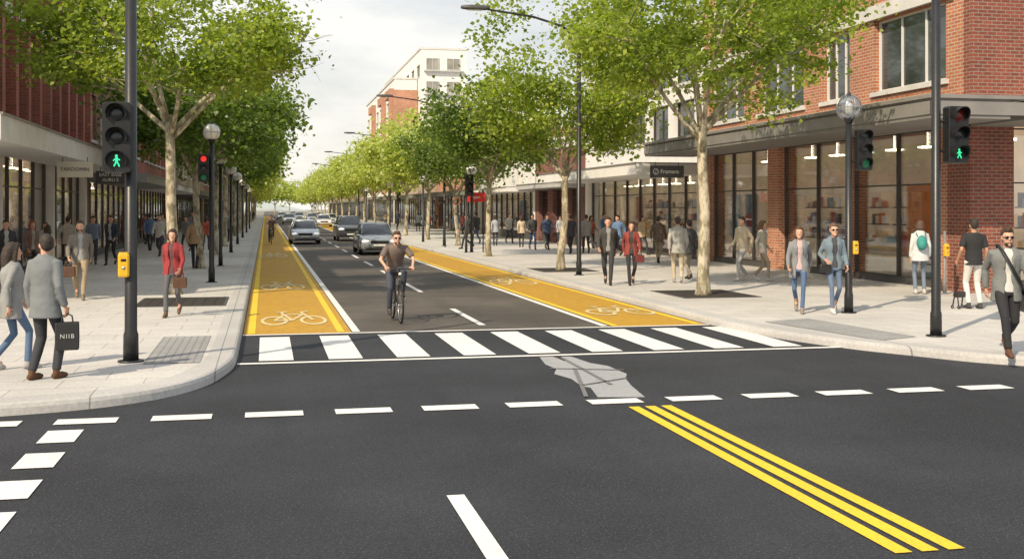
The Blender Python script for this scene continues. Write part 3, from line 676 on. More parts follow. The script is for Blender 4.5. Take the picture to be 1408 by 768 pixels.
for seg in (((756,507),(858,509)),((800,530),(862,520)),((772,492),(840,529)),((790,507),(806,546))):
    a=V(G(*seg[0],0)); b=V(G(*seg[1],0)); d=(b-a).normalized(); n=V((-d.y,d.x))*.025
    mb.add([(*(a-n),.012),(*(b-n),.012),(*(b+n),.012),(*(a+n),.012)],[(0,1,2,3)])
structure(mb.obj('faded_marking_lines',paint('grey_line',(.18,.18,.185),(.08,.08,.08),.8)))
def bikesym(cx,cy,w,l):
    mb=MB()
    def T_(x,y): return (cx+x*w,cy+y*l)
    def arc(x,y,r,n=24,t=.028):
        for i in range(n):
            a=2*math.pi*i/n;b=2*math.pi*(i+1)/n
            mb.add([(*T_(x+(r-t)*math.cos(a),y+(r-t)*math.sin(a)*1.0),.012),(*T_(x+(r+t)*math.cos(a),y+(r+t)*math.sin(a)),.012),(*T_(x+(r+t)*math.cos(b),y+(r+t)*math.sin(b)),.012),(*T_(x+(r-t)*math.cos(b),y+(r-t)*math.sin(b)),.012)],[(0,1,2,3)])
    def seg(a,b,z,t=.024):
        a=V(a);b=V(b);d=(b-a).normalized();n=V((-d.y,d.x))*t
        mb.add([(*T_(*(a-n)),z),(*T_(*(b-n)),z),(*T_(*(b+n)),z),(*T_(*(a+n)),z)],[(0,1,2,3)])
    arc(-.31,-.18,.19); arc(.31,-.18,.19)
    for i,(a,b) in enumerate((((-.31,-.18),(-.14,.12)),((-.14,.12),(.17,.12)),((.17,.12),(-.03,-.18)),((-.03,-.18),(-.14,.12)),((-.31,-.18),(-.03,-.18)),((.31,-.18),(.15,.24)),((-.16,.12),(-.18,.24)),((-.26,.25),(-.08,.25)),((.15,.24),(.27,.28)))):
        seg(a,b,.0125+.0004*i)
    o=structure(mb.obj('bicycle_symbol',CREAM)); return o
def sym(px,py,w,l):
    p=G(px,py,0); bikesym(p[0],p[1],w,l)
sym(403,436,1.15,3.9); sym(388,392,1.1,4.8); sym(842,426,1.3,2.9); sym(697,385.5,1.2,4.6); sym(376,350,1.1,8)
# kerbs + pavements
def crom(P,n=8):
    P=[V(p) for p in P]; out=[]
    for i in range(len(P)-1):
        p0=P[max(i-1,0)];p1=P[i];p2=P[i+1];p3=P[min(i+2,len(P)-1)]
        for k in range(n):
            t=k/n; out.append(.5*((2*p1)+(-p0+p2)*t+(2*p0-5*p1+4*p2-p3)*t*t+(-p0+3*p1-3*p2+p3)*t*t*t))
    out.append(P[-1]); return out
def kerb(path,side,wid,name='kerb'):
    n=len(path); mb=MB(); R=[]; inner=[]
    for i,p in enumerate(path):
        d=(path[min(i+1,n-1)]-path[max(i-1,0)]).normalized(); nn=V((-d.y,d.x))*side
        a=p; c=p+nn*wid; inner.append(c)
        e=p+nn*.03; f=p+nn*.06
        R.append([(a.x,a.y,-.01),(a.x+nn.x*.012,a.y+nn.y*.012,.075),(e.x,e.y,.112),(f.x,f.y,.127),(c.x,c.y,.134),(c.x,c.y,-.01)])
    mb.rings(R); o=structure(mb.obj(name,KERB)); return inner
LP=[V((-.38,300)),V((-.38,19)),V((-.38,17.2))]+crom([(-.38,16.6),(-.40,15.6),(-.47,14.9),(-.68,13.9),(-1.1,13.1),(-1.75,12.58),(-2.6,12.3),(-3.6,12.2)],5)+[V((-8,12.2)),V((-80,12.2))]
li=kerb(LP,-1,.36)
sheet('pavement',[tuple(p) for p in li]+[(-80,300)],.13,PAVE)
RP=[V((7.84,300)),V((7.84,21))]+crom([(7.84,20),(7.86,18.6),(8.08,17.0),(8.5,15.6),(9.0,14.6),(9.6,13.6),(10.6,12.85),(12.2,12.4),(14,12.3)],5)+[V((20,12.3)),V((90,12.3))]
ri=kerb(RP,1,.36)
sheet('pavement',([tuple(p) for p in ri]+[(90,300)]),.13,PAVE)
for nm,x0,x1,y0,y1 in (('a',-1.52,-.82,15.0,18.1),('b',8.62,9.55,15.7,18.6)):
    o=sheet('tactile_paving',rect(x0,x1,y0,y1) if nm=='a' else [(8.95,15.35),(9.75,15.7),(9.45,18.7),(8.45,18.3)],.1345+.002,TACT)
# ------------------------------------------------------------------ buildings
class Fac:
    def __init__(s,par,org,al,out): s.p=par;s.o=V(org);s.a=V(al);s.n=V(out)
    def box(s,mb,s0,s1,z0,z1,n0,n1,mi=0):
        a=s.o+s.a*s0+s.n*n0; b=s.o+s.a*s1+s.n*n1; mb.box(a.x,b.x,a.y,b.y,z0,z1,mi)
    def window(s,s0,s1,z0,z1,fm,gm,mul=2,tr=0,nd=-.2,fw=.06,sill=None,name='window'):
        m=MB(); s.box(m,s0+.02,s1-.02,z0+.02,z1-.02,nd-.02,nd); w=m.obj(name,gm,s.p,world=True)
        m=MB(); s.box(m,s0,s0+fw,z0,z1,nd-.05,nd+.05); s.box(m,s1-fw,s1,z0,z1,nd-.05,nd+.05)
        s.box(m,s0+fw,s1-fw,z0,z0+fw,nd-.05,nd+.047); s.box(m,s0+fw,s1-fw,z1-fw,z1,nd-.05,nd+.047)
        for i in range(1,mul):
            c=s0+(s1-s0)*i/mul; s.box(m,c-fw/2,c+fw/2,z0+fw,z1-fw,nd-.045,nd+.04)
        if tr: s.box(m,s0+fw,s1-fw,tr-fw/2,tr+fw/2,nd-.043,nd+.036)
        fo=m.obj('frame',fm,w); l=s.p.location; fo.data.transform(Matrix.Translation(-V(l)))
        if sill is not None:
            m=MB(); s.box(m,s0-.12,s1+.12,z0-.12,z0-.002,-.1,.07); so=m.obj('sill',sill,w); so.data.transform(Matrix.Translation(-V(l)))
        return w
    def wall(s,L,rows,zb,zt,m,th=.4,name='wall'):
        mb=MB(); z=zb
        for (z0,z1,ops) in rows:
            if z0>z: s.box(mb,0,L,z,z0,-th,0)
            c=0
            for a,b in ops:
                if a>c: s.box(mb,c,a,z0,z1,-th,0)
                c=b
            if c<L: s.box(mb,c,L,z0,z1,-th,0)
            z=z1
        if zt>z: s.box(mb,0,L,z,zt,-th,0)
        return mb.obj(name,m,s.p,world=True)
RNDB=random.Random(3)
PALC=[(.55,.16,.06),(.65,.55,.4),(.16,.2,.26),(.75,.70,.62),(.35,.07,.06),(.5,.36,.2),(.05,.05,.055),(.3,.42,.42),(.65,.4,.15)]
PALS=[mat('disp_glow_%d'%i,c,.7,.35,3,emit=c,es=.30) for i,c in enumerate(PALC)]  # display goods emit their own colour, standing in for shop lighting
def interior(f,L,zc,depth=3.2,lights=True,sidew=True):
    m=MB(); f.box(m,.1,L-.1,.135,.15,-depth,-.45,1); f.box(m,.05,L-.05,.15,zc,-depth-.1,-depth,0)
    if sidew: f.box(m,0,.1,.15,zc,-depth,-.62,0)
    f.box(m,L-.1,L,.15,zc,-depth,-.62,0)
    m.obj('shop_room',[INGLOW,INFLOOR],f.p,world=True)
    m=MB(); s=.4
    while s<L-1.2:
        w=RNDB.uniform(.5,1.3); k=RNDB.random(); mi=RNDB.randrange(len(PALS))
        if k<.3: 
            f.box(m,s,s+w,.15,RNDB.uniform(.7,1.1),-1.6,-.9,mi)
            for j in range(3): f.box(m,s+.1+j*w*.3,s+.1+j*w*.3+.15,1.1,1.1+RNDB.uniform(.15,.4),-1.4,-1.2,RNDB.randrange(len(PALS)))
        elif k<.65:
            for j in range(int(w/.09)): f.box(m,s+j*.09,s+j*.09+.05,.65+RNDB.random()*.2,1.45,-1.7,-1.25,RNDB.randrange(len(PALS)))
            f.box(m,s,s+w,1.5,1.53,-1.49,-1.46,6)
        else: 
            f.box(m,s,s+w,1.0,2.6,-.75,-.72,mi); f.box(m,s+.08,s+w-.08,1.1,1.9,-.717,-.70,RNDB.randrange(len(PALS)))
        for j,zz in enumerate((1.0,1.55,2.1)):
            f.box(m,s,s+w*.9,zz,zz+.04,-depth+.03,-depth+.3,6)
            for jj in range(int(w/.2)): f.box(m,s+jj*.2,s+jj*.2+.13,zz+.04,zz+.04+RNDB.uniform(.15,.4),-depth+.05,-depth+.22,RNDB.randrange(len(PALS)))
        s+=w+RNDB.uniform(.2,.6)
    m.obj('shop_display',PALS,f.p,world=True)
    if lights:
        m=MB(); s=.8; k=0
        while s<L-.8:
            f.box(m,s,s+.45,zc-.62,zc-.57,-2.0,-1.7); f.box(m,s+.2,s+.22,zc-.57,zc-.01,-1.86,-1.84); s+=1.7
        o=m.obj('ceiling_light',IRONB,f.p,world=True)
def shopfront(f,s0,s1,z1,bay=1.8,fm=FRAMED,base=.35,basem=METALD,tr=2.7,nd=-.25):
    n=max(1,round((s1-s0)/bay)); w=(s1-s0)/n
    m=MB(); f.box(m,s0,s1,.13,base,nd-.12,nd+.08); m.obj('stall_riser',basem,f.p,world=True)
    for i in range(n): f.window(s0+i*w,s0+(i+1)*w,base,z1,fm,GLS,1,tr if z1>tr+.3 else 0,nd,.035,name='shop_window')
def building(label,name,xf,side,y0,y1,H,wm,rows,depth=14,canopy=None,trimm=CONC,shop=True,zc=3.6,winf=FRAMEW,mul=2,sill=CONC,shopm=None,glass=UPG,ribs=None,grp='buildings lining the street',shops=None,base=.35,cap=True,sidew=True,lit=False,idep=3.2,blind=.25,ribm=None):
    r=thing(name,label,'building',(xf,y0,0),0,grp); L=y1-y0
    f=Fac(r,(xf,y0),(0,1),(-side,0))
    zg=zc
    f.wall(L,rows,zg,H,wm)
    for z0,z1,ops in rows:
        for a,b in ops: f.window(a,b,z0,z1,winf,glass if RNDB.random()>blind else UPG2,mul,0,-.2,.06,sill)
    m=MB(); f.box(m,.003,L-.003,zg,H-.02,-depth,-.402)
    if depth>idep+.3: f.box(m,.003,L-.003,.1,zg,-depth,-idep-.15)
    m.obj('core',wm,r,world=True)
    if cap:
        m=MB(); f.box(m,-.05,L+.05,H,H+.25,-depth-.1,.12); m.obj('parapet',trimm,r,world=True)
    sp=shops or [(.5,L-.5)]
    c=0; pl=[]
    for a,b in sp:
        if a>c: pl.append((c,a))
        c=b
    if c<L: pl.append((c,L))
    for a,b in pl:
        m=MB(); f.box(m,a,b,.1,zg,-.6,.02); m.obj('pier',shopm or wm,r,world=True)
    for a,b in sp: shopfront(f,a,b,zg-.35,base=base)
    for a,b in sp:
        m=MB(); f.box(m,a,b,zg-.35,zg,-.45,-.05); m.obj('shop_fascia',METALG,r,world=True)
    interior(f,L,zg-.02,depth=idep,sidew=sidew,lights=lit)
    if canopy:
        w,z0,z1,cm=canopy
        m=MB(); f.box(m,.02,L-.02,z0,z1,.03,w); m.obj('canopy',cm,r,world=True)
        m=MB(); f.box(m,.02,L-.02,z1,z1+.05,.05,w+.04); m.obj('canopy_edge',METALG,r,world=True)
    if ribs:
        for a,b,z0,z1,n in ribs:
            m=MB(); f.box(m,a,b,z0,z1,.002,n); m.obj('pilaster',ribm or wm,r,world=True)
    return r,f
def ops(L,w,g,s0=.6):
    o=[];s=s0
    while s+w<=L-.4: o.append((s,s+w)); s+=w+g
    return o
# R1 corner brick building
YF=23.8; L=16.2
rows=[(5.2,7.1,[(.7,4.0),(5.3,6.9),(8.1,11.3),(12.5,15.5)]),(8.3,10.1,[(.7,4.0),(5.3,6.9),(8.1,11.3),(12.5,15.5)])]
R1,f=building('corner brick building with white framed windows and dark canopy','brick_building',16,1,YF,YF+L,11.5,BRICK_O,rows,depth=14,canopy=None,zc=4.4,mul=3,shops=[(1.0,5.4),(5.45,9.8),(10.6,15.6)],sill=CONC,shopm=BRICK_O,base=.3,sidew=False,lit=True,idep=4.0,blind=0)
m=MB(); f.box(m,.3,7.3,7.13,7.5,.002,.12); f.box(m,7.7,15.9,7.13,7.5,.002,.12); f.box(m,.3,15.9,10.13,10.4,.002,.1); m.obj('lintel',CONC,R1,world=True)
m=MB(); f.box(m,-2.3,L,4.0,4.42,.42,2.3); f.box(m,0.0,L,4.02,4.40,.03,.418); m.obj('canopy',SOFF,R1,world=True)
m=MB(); f.box(m,-2.36,L,4.42,4.5,.03,2.38); f.box(m,-2.33,L,4.08,4.36,2.302,2.33); m.obj('canopy_edge',METALG,R1,world=True)
m=MB(); f.box(m,2.6,4.4,.9,2.75,-1.25,-1.2); m.obj('orange_display_panel',mat('orange_poster_glow',(.55,.17,.05),.7,.5,2.5,emit=(1,.32,.1),es=.3),R1,world=True)  # poster emits faintly, shop light put into its material
fr=Fac(R1,(16,YF),(1,0),(0,-1))
fr.wall(14,[(5.2,7.1,[(3.2,6.4),(7.6,10.8)]),(8.3,10.1,[(3.2,6.4),(7.6,10.8)])],4.4,11.5,BRICK_R,th=.3,name='front_wall').data.transform(Matrix.Translation((0,-.302,0)))  # front wall and column: shade put into the colour by darker brick
fr.o=V((16,YF-.302))
for z in (5.2,8.3):
    for a in (3.2,7.6): fr.window(a,a+3.2,z,z+1.9,FRAMEW,UPG,3,0,-.2,.06,CONC)
m=MB(); fr.box(m,-.03,1.12,.13,4.0,-.9,.0); m.obj('brick_column',BRICK_R,R1,world=True)
m=MB(); fr.box(m,-.02,14,4.0,4.38,.0,2.0); m.obj('front_canopy',SOFF,R1,world=True)
m=MB(); fr.box(m,.06,14,4.42,4.52,.03,2.06); fr.box(m,-2.33,14,4.08,4.36,2.002,2.03); m.obj('front_canopy_edge',METALG,R1,world=True)
shopfront(fr,1.14,13.5,4.0,1.9,nd=-.4)
# R2..R8
def rowset(L,spec,w,g,s0=.8): return [(a,b,ops(L,w,g,s0)) for a,b in spec]
building('white modern shop building with long canopy','shop_building',16,1,40.1,56,9.0,RENDERW,rowset(15.9,[(4.9,6.3),(7.0,8.3)],2.2,.7),canopy=(2.6,3.35,3.75,RENDERW),zc=3.8,shopm=RENDERW,winf=FRAMED,lit=True)
building('low maroon brick shop with tiled piers','shop_building',16,1,56.1,67,5.4,BRICK_M,[],canopy=(1.2,3.2,3.45,RENDERG),zc=3.5,shops=[(1,3.2),(4.4,6.6),(7.8,10)],base=.8)
R4,f4=building('white rendered shop building with flat canopy','shop_building',16,1,67.1,86,6.2,RENDERW,[],canopy=(1.8,3.1,3.35,RENDERW),zc=3.5,base=.6)
building('red brick shop building with upper windows','brick_building',16,1,86.1,108,8.4,BRICK_O,rowset(22,[(4.8,6.6)],1.4,1.2),canopy=(2,3.1,3.4,METALD),zc=3.6)
building('tan brick building with regular windows','brick_building',16,1,108.1,144,9.0,TAN,rowset(36,[(4.8,6.6)],1.6,1.6),canopy=(2,3.1,3.4,METALG),zc=3.6)
RT,ft=building('tall white modern apartment block above the trees','apartment_building',19.6,1,146,190,22.6,RENDERW,[(19.2,20.8,ops(44,3.2,2.4,1))],depth=6,zc=3.8,winf=FRAMED)
fw=Fac(RT,(19.6,145.98),(1,0),(0,-1))
for z in (10.6,13.8,17.0,20.0):
    for a in (.7,3.4): fw.window(a,a+1.7,z,z+1.5,RENDERG,UPG2,2,0,.03,.08)
    m=MB(); fw.box(m,.4,5.6,z-.25,z-.1,.002,.5); m.obj('balcony',RENDERG,RT,world=True)
RU,fu=building('lower white block behind the apartment tower','apartment_building',25.8,1,146.5,190,18.2,RENDERW,[(14.6,16.4,ops(43,3.2,2.4,1))],depth=12,zc=3.8,winf=FRAMED)
RB,fb=building('stepped pale apartment building with orange brick panels','apartment_building',16.5,1,149,190.3,19.0,RENDERW,[(z,z+1.9,ops(41,3.4,1.6,1.2)) for z in (5,8.2,11.4,14.6)],depth=3.0,zc=3.8,winf=RENDERG,idep=2.6,glass=UPG2)
for a in (0.2,10.2,25.2):
    m=MB(); fb.box(m,a,a+1.0,4,17.8,.01,.6); fb.box(m,a+1.0,a+6.4,16.7,17.8,.01,.6); m.obj('brick_panel',BRICK_O,RB,world=True)
m=MB(); m.box(16.4,19.55,148.7,148.95,12.6,17.6); m.obj('brick_panel',BRICK_O,RB,world=True)
building('distant pale building at the end of the street','shop_building',16,1,190.5,300,11,TAN,rowset(109,[(4.8,6.6),(8,9.6)],3.5,2.5),zc=3.6,mul=3)
# left side
Y1=24; Ll=22; rib=[]; o=[]
s=5.4
while s<Ll-1.4: o.append((s,s+1.0)); rib.append((s+1.1,s+1.45,4.4,9.4,.26)); s+=1.62
o0=[(.5,2.3),(2.7,4.7)]
L1,fl=building('red brick building with brick piers and tall windows','brick_building',-6.7,-1,Y1,Y1+Ll,9.6,BRICK_D,[(4.9,6.9,o0+o),(7.7,9.2,o0+o)],depth=16,canopy=(1.6,3.45,3.95,CONC),zc=4.1,ribs=rib,sill=None,mul=1,winf=FRAMED,shopm=CONC,shops=[(.4,7.3),(7.7,14.8),(15.2,21.5)],lit=True,blind=.35)
m=MB(); fl.box(m,.0,5.1,6.95,7.65,.002,.35); fl.box(m,.0,5.1,4.2,4.8,.002,.35); m.obj('white_band',CONC,L1,world=True)
m=MB(); fl.box(m,5.2,Ll,7.1,7.5,.002,.18); m.obj('pale_band',CONC,L1,world=True)
building('grey shop building with low canopy','shop_building',-6.7,-1,46.1,62,8.2,BRICK_R,rowset(15.9,[(4.8,6.6)],1.6,1.2),canopy=(2.2,3.1,3.4,METALG),zc=3.7,lit=True)
building('red brick building with white canopy','brick_building',-6.7,-1,62.1,86,9.0,BRICK_D,rowset(24,[(4.8,6.6),(7.2,8.4)],1.4,1.1),canopy=(2,3.1,3.4,CONC),zc=3.7)
building('tan building along the shaded pavement','shop_building',-6.7,-1,86.1,130,8.5,TAN,rowset(44,[(4.8,6.6)],2.4,1.6),canopy=(2,3.1,3.4,METALD),zc=3.7)
building('distant red brick building beyond the trees','brick_building',-6.7,-1,130.1,300,10,BRICK_R,rowset(170,[(4.8,6.6),(7.8,9.4)],4.5,3),zc=3.7,mul=3)
# open end of the street: low hill and tree belt far away, haze put into their pale colours
mb=MB(); N=60; R=[]
rh=random.Random(9)
for i in range(N+1):
    x=-400+i*14; hgt=6+5*math.sin(i*.35)+3*math.sin(i*.9+1)+rh.uniform(0,1.5); R.append([(x,800,-1),(x,830,hgt*.7),(x,880,hgt),(x,960,-1)])
mb.rings(R); hl=structure(mb.obj('hill',mat('hazy_hill',(.42,.46,.46),.95,.12,.02),None,True))
tb=gen_tree(61,9.5,4.6,2.6,.15,2600,.62,LEAF_HAZE,1.2,60,.6)
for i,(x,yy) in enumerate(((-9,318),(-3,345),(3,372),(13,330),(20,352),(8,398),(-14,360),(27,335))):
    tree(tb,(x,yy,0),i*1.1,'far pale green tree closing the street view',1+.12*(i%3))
# ------------------------------------------------------------------ hanging signs
SIGNG=mat('sign_beige',(.55,.50,.41),.6,.1,3); SIGND=mat('sign_dark',(.06,.06,.065),.5,.1,3); INK=mat('ink_white',(.8,.79,.75),.6,.03); INKD=mat('ink_dark',(.05,.045,.04),.6,.03)
def hsign(px,py,X,w,h,m,ink,lines,label,th=.1):
    d=X*1599/(px-366); u=(px-704)/F; Y=d*(CS-u*SN); z=CH+(286-py)*d/F
    r=thing('hanging_sign',label,'sign',(X,Y,z),0)
    q=MB(); q.box(-w/2,w/2,-th/2,th/2,-h/2,h/2); q.obj('sign_board',m,r)
    q=MB()
    for s in (-.35,.35): q.tube([(w*s,0,h/2),(w*s,0,h/2+.12)],.012,6)
    q.obj('hanger',METALD,r)
    for i,(t,sz) in enumerate(lines): text(r,t,sz,(0,-th/2-.006,h*(.0 if len(lines)==1 else .2-.4*i)),(math.pi/2,0,0),ink)
    return r
hsign(104,233,-5.0,.90,.42,SIGNG,INKD,[('TAROOMIN',.14)],'beige hanging shop sign with dark lettering under canopy')
hsign(153,244,-5.0,.92,.42,SIGND,INK,[('EAST BASE',.15),('AURU S',.15)],'dark hanging shop sign with white lettering under canopy')
r=hsign(918,236,13.5,1.2,.42,SIGND,INK,[('   Framans',.20)],'dark shop sign with circular logo and white lettering')
q=MB(); q.torus((-.42,-.056,0),.09,.011,'Y',0,24,6,flat=.4); q.tube([(-.45,-.058,-.045),(-.39,-.058,.045)],.008,5); q.obj('logo',INK,r)
RED=mat('red_sign',(.62,.035,.025),.5,.1,3)
r=hsign(655,271,9.2,.85,.42,RED,INK,[('open',.2)],'small red shop sign with white word')
q=MB(); q.tube([(.34,0,-2.45),(.34,0,.3)],.03,8); q.obj('sign_post',BLACK,r,True)
# ------------------------------------------------------------------ poles and signals
GLB=mat('globe_glass',(.80,.79,.75),.25,.05,4); REDL=mat('red_lamp',(.5,.02,.02),.4,.1,emit=(1,.04,.03),es=.8); GRNL=mat('green_lamp',(.02,.4,.2),.4,.1,emit=(.05,1,.42),es=1.1); GDIM=mat('dim_green_lamp',(.01,.10,.05),.4,.1,emit=(.04,.8,.3),es=.05); OFFL=mat('unlit_lens',(.03,.035,.035),.2,.2,10); ORL=mat('dim_red_lens',(.16,.014,.01),.25,.2,10)
def signal(par,x,y,z,s,states,man=True,hf=.0):
    n=len(states); w=.17*s; hh=.29*s
    q=MB(); R=[]
    for yy,k in ((y-.10*s,.96),(y-.09*s,1),(y+.07*s,1),(y+.10*s,.85)):
        R.append([(x+a*w*k,yy,z+n*hh/2+b*n*hh/2*(.99 if k<1 else 1)) for a,b in ((-1,-.94),(-.85,-1),(.85,-1),(1,-.94),(1,.94),(.85,1),(-.85,1),(-1,.94))])
    q.rings(R)
    q.box(x-.03,x+.03,y+.08*s,y+.14*s,z+n*hh*.2,z+n*hh*.8)
    hd=q.obj('signal_head',BLACKP,par)
    for i,stt in enumerate(states):
        cz=z+hh*(n-1-i)+hh/2
        m={'r':REDL,'g':GRNL,'o':OFFL,'d':ORL,'e':GDIM}[stt]
        q=MB()
        if stt=='g' and man:
            k=.78*s
            q.ell((x,y-.102*s,cz+.075*k),(.022*k,.006,.022*k),0,10,6)
            q.tube([(x,y-.103*s,cz+.05*k),(x+.004,y-.103*s,cz-.015*k)],[(.020*k,.006)]*2,6)
            q.tube([(x,y-.103*s,cz-.01*k),(x-.035*k,y-.103*s,cz-.085*k)],[.011*k]*2,6); q.tube([(x,y-.103*s,cz-.01*k),(x+.03*k,y-.103*s,cz-.05*k),(x+.042*k,y-.103*s,cz-.09*k)],[.011*k]*3,6)
            q.tube([(x,y-.103*s,cz+.045*k),(x-.045*k,y-.103*s,cz+.0*k)],[.009*k]*2,6); q.tube([(x,y-.103*s,cz+.045*k),(x+.05*k,y-.103*s,cz+.01*k)],[.009*k]*2,6)
        else: q.ell((x,y-.095*s,cz),(.095*s,.025*s,.095*s),0,16,8)
        q.obj('lens',m,hd,True)
        q=MB(); N=12; vs=[]
        for j in range(N+1):
            a=math.pi*(-.12+1.24*j/N); 
            for rr,yy in ((.128,y-.09*s),(.128,y-.27*s+(.08*s*(1-math.sin(max(0,min(math.pi,a)))))),(.118,y-.27*s+(.08*s*(1-math.sin(max(0,min(math.pi,a)))))),(.118,y-.09*s)): vs.append((x+rr*s*math.cos(a),yy,cz+rr*s*math.sin(a)))
        q.rings([vs[4*j:4*j+4] for j in range(N+1)]); q.obj('visor',BLACKP,hd)
    return hd
def button(par,x,y,z,s=1):
    q=MB(); w=.065*s;R=[]
    for zz,k in ((z-.14*s,.85),(z-.12*s,1),(z+.12*s,1),(z+.16*s,.8)): R.append([(x+a*w*k,y+b*w*.7*k,zz) for a,b in ((-1,-.7),(-.7,-1),(.7,-1),(1,-.7),(1,.7),(.7,1),(-.7,1),(-1,.7))])
    q.rings(R); b=q.obj('push_button_box',YELP,par)
    q=MB(); q.ell((x,y-w*.72,z-.03*s),(.022*s,.012,.022*s)); q.obj('button',ALU,b,True)
    q=MB(); q.box(x-.03*s,x+.03*s,y-w*.76,y-w*.6,z+.05*s,z+.08*s); q.obj('panel',BLACKP,b)
def polebase(q,R,h,r):
    q.tube([(0,0,0),(0,0,.02)],[r*2.1]*2,16,round_=False); q.tube([(0,0,.02),(0,0,.35),(0,0,.4),(0,0,h)],[r*1.25,r*1.2,r,r*.9],16,round_=False)
def globe(par,z,s=.25,clear=False):
    q=MB(); q.ell((0,0,z),(s*.95,s*.95,s*.95),0,20,14); g=q.obj('lamp_globe',GLOBEG if clear else GLB,par,True)
    if clear:
        q=MB(); q.ell((0,0,z-.02),(s*.32,s*.32,s*.5),0,12,8); q.obj('bulb',GLB,g,True)
    q=MB()
    for k in range(4):
        pts=[(s*math.sin(t)*math.cos(k*math.pi/4),s*math.sin(t)*math.sin(k*math.pi/4),z+s*math.cos(t)) for t in np.linspace(0,2*math.pi,25)]
        q.tube(pts,.005,4,round_=False)
    for zz,rr in ((0,1),): q.torus((0,0,z+zz*s),s*rr,.010,'Z',0,24,4)
    q.obj('globe_cage',ALU,g)
    q=MB(); q.tube([(0,0,z-s*1.35),(0,0,z-s*.95),(0,0,z-s*.8)],[.05,.09,.13],12,round_=False); q.tube([(0,0,z+s*.95),(0,0,z+s*1.15)],[.05,.02],10); q.obj('lamp_cap',BLACK,g,True)
p=G(180,497); r=thing('traffic_signal','tall black signal pole with green walking man and yellow push button','traffic light',(p[0],p[1],.13),0,'traffic signals')
q=MB(); polebase(q,0,6.4,.078); q.obj('pole',BLACK,r,True)
signal(r,-.15,-.12,2.42,1.02,'oog'); button(r,-.075,-.09,1.24,1.05)
p=G(1287,462); r=thing('traffic_signal','tall black signal pole with signal head beside kerb','traffic light',(p[0],p[1],.13),0,'traffic signals')
q=MB(); polebase(q,0,7.2,.072); q.obj('pole',BLACK,r,True)
signal(r,.30,-.05,2.66,1.0,'dog')
q=MB(); q.tube([(.05,0,3.3),(.20,0,3.3)],.02,6); q.tube([(.05,0,2.85),(.20,0,2.85)],.02,6); q.obj('bracket',BLACK,r)
p=G(1167,430); r=thing('street_lamp','black globe lamp post carrying a signal head and push button','street lamp',(p[0],p[1],.13),0,'globe lamps')
q=MB(); polebase(q,0,3.55,.068); q.obj('lamp_post',BLACK,r,True); globe(r,3.86,.245,True)
signal(r,.28,-.03,2.68,.88,'ooe'); button(r,.12,-.03,1.22,.82)
q=MB(); q.tube([(.03,0,3.3),(.2,0,3.3)],.02,6); q.tube([(.03,0,2.85),(.2,0,2.85)],.02,6); q.obj('bracket',BLACK,r)
p=G(291,388); r=thing('street_lamp','black globe lamp post with signal head showing red','street lamp',(p[0],p[1],.13),0,'globe lamps')
q=MB(); polebase(q,0,3.68,.07); q.obj('lamp_post',BLACK,r,True); globe(r,3.98,.23)
signal(r,-.20,-.05,2.66,.84,'roe',man=False)
base_lamp=thing('street_lamp','black globe lamp post beside the kerb','street lamp',(-1.5,40,.13),0,'globe lamps')
q=MB(); polebase(q,0,3.4,.06); q.obj('lamp_post',BLACK,base_lamp,True); globe(base_lamp,3.68,.25)
for yy in (52,64,78,94,112): copy_thing(base_lamp,(-1.5,yy,.13))
for yy in (50,66,84,104): copy_thing(base_lamp,(9.0,yy,.13))
p=G(1299,404); r=thing('push_button_post','slim grey post with yellow push button','post',(p[0],p[1],.13),0)
q=MB(); polebase(q,0,1.45,.035); q.obj('pole',mat('grey_post',(.2,.2,.2),.5),r,True); button(r,0,-.07,1.0,.95)
for px,py in ((641,347),(546,316)):
    p=G(px,py); r=thing('traffic_signal','black traffic light pole beside the road','traffic light',(p[0],p[1],.13),0,'traffic signals')
    q=MB(); polebase(q,0,3.4,.05); q.obj('pole',BLACK,r,True); signal(r,.12,-.08,2.5,1.1,'ooo')
p=G(612,340); r=thing('ring_sign','post with three round ring signs','sign',(p[0],p[1],.13),0)
q=MB(); q.tube([(0,0,0),(0,0,2.3)],.03,8); q.tube([(-.45,0,2.2),(.75,0,2.2)],.02,6); q.obj('pole',BLACK,r)
for i,xx in enumerate((-.4,.1,.6)):
    q=MB(); q.torus((xx,-.04,2.3),.17,.026,'Y',0,24,6); q.obj('ring',BLACKP if i!=2 else mat('brown_ring',(.25,.07,.03),.5),r,True)
def tall(px,py,X=None,sc=1,both=True):
    p=G(px,py) if X is None else X; r=thing('street_light','tall dark street light with curved arm over the road','street light',(p[0],p[1],.13),0,'tall street lights',sc)
    q=MB(); polebase(q,0,6.9,.07); q.obj('pole',BLACK,r,True)
    q=MB(); q.tube([(0,0,6.6),(-.12,0,7.0),(-.5,0,7.3),(-1.4,0,7.55),(-2.8,0,7.72)],[.045,.042,.038,.034,.03],8)
    if both: q.tube([(0,0,6.6),(.1,0,6.95),(.5,0,7.2),(1.3,0,7.4)],[.045,.04,.035,.03],8)
    q.obj('arm',BLACK,r,True)
    for s in ((-1,1) if both else (-1,)):
        x=-3.1 if s<0 else 1.6; z=7.74 if s<0 else 7.42
        q=MB(); R=[[(x+s*t*.42,b*wd,z+c*hh+(.02 if c>0 else 0)) for b,c in ((-1,-.6),(-.7,-1),(.7,-1),(1,-.6),(.7,1),(-.7,1))] for t,wd,hh in ((-1,.05,.03),(-.7,.11,.05),(.3,.14,.055),(.9,.1,.035),(1,.04,.02))]
        q.rings(R); h=q.obj('lamp_head',METALD,r,True)
        q=MB(); q.box(x-.22,x+.2,-.08,.08,z-.066,z-.058); q.obj('lens',GLB,h)
tall(796,378)
tall(611,338)
for yy in (88,118,150): tall(0,0,(9.4,yy),1,False)
p=G(1322,424); r=thing('shopping_trolley','small black wheeled folding trolley on the pavement','trolley',(p[0],p[1],.13),.3)
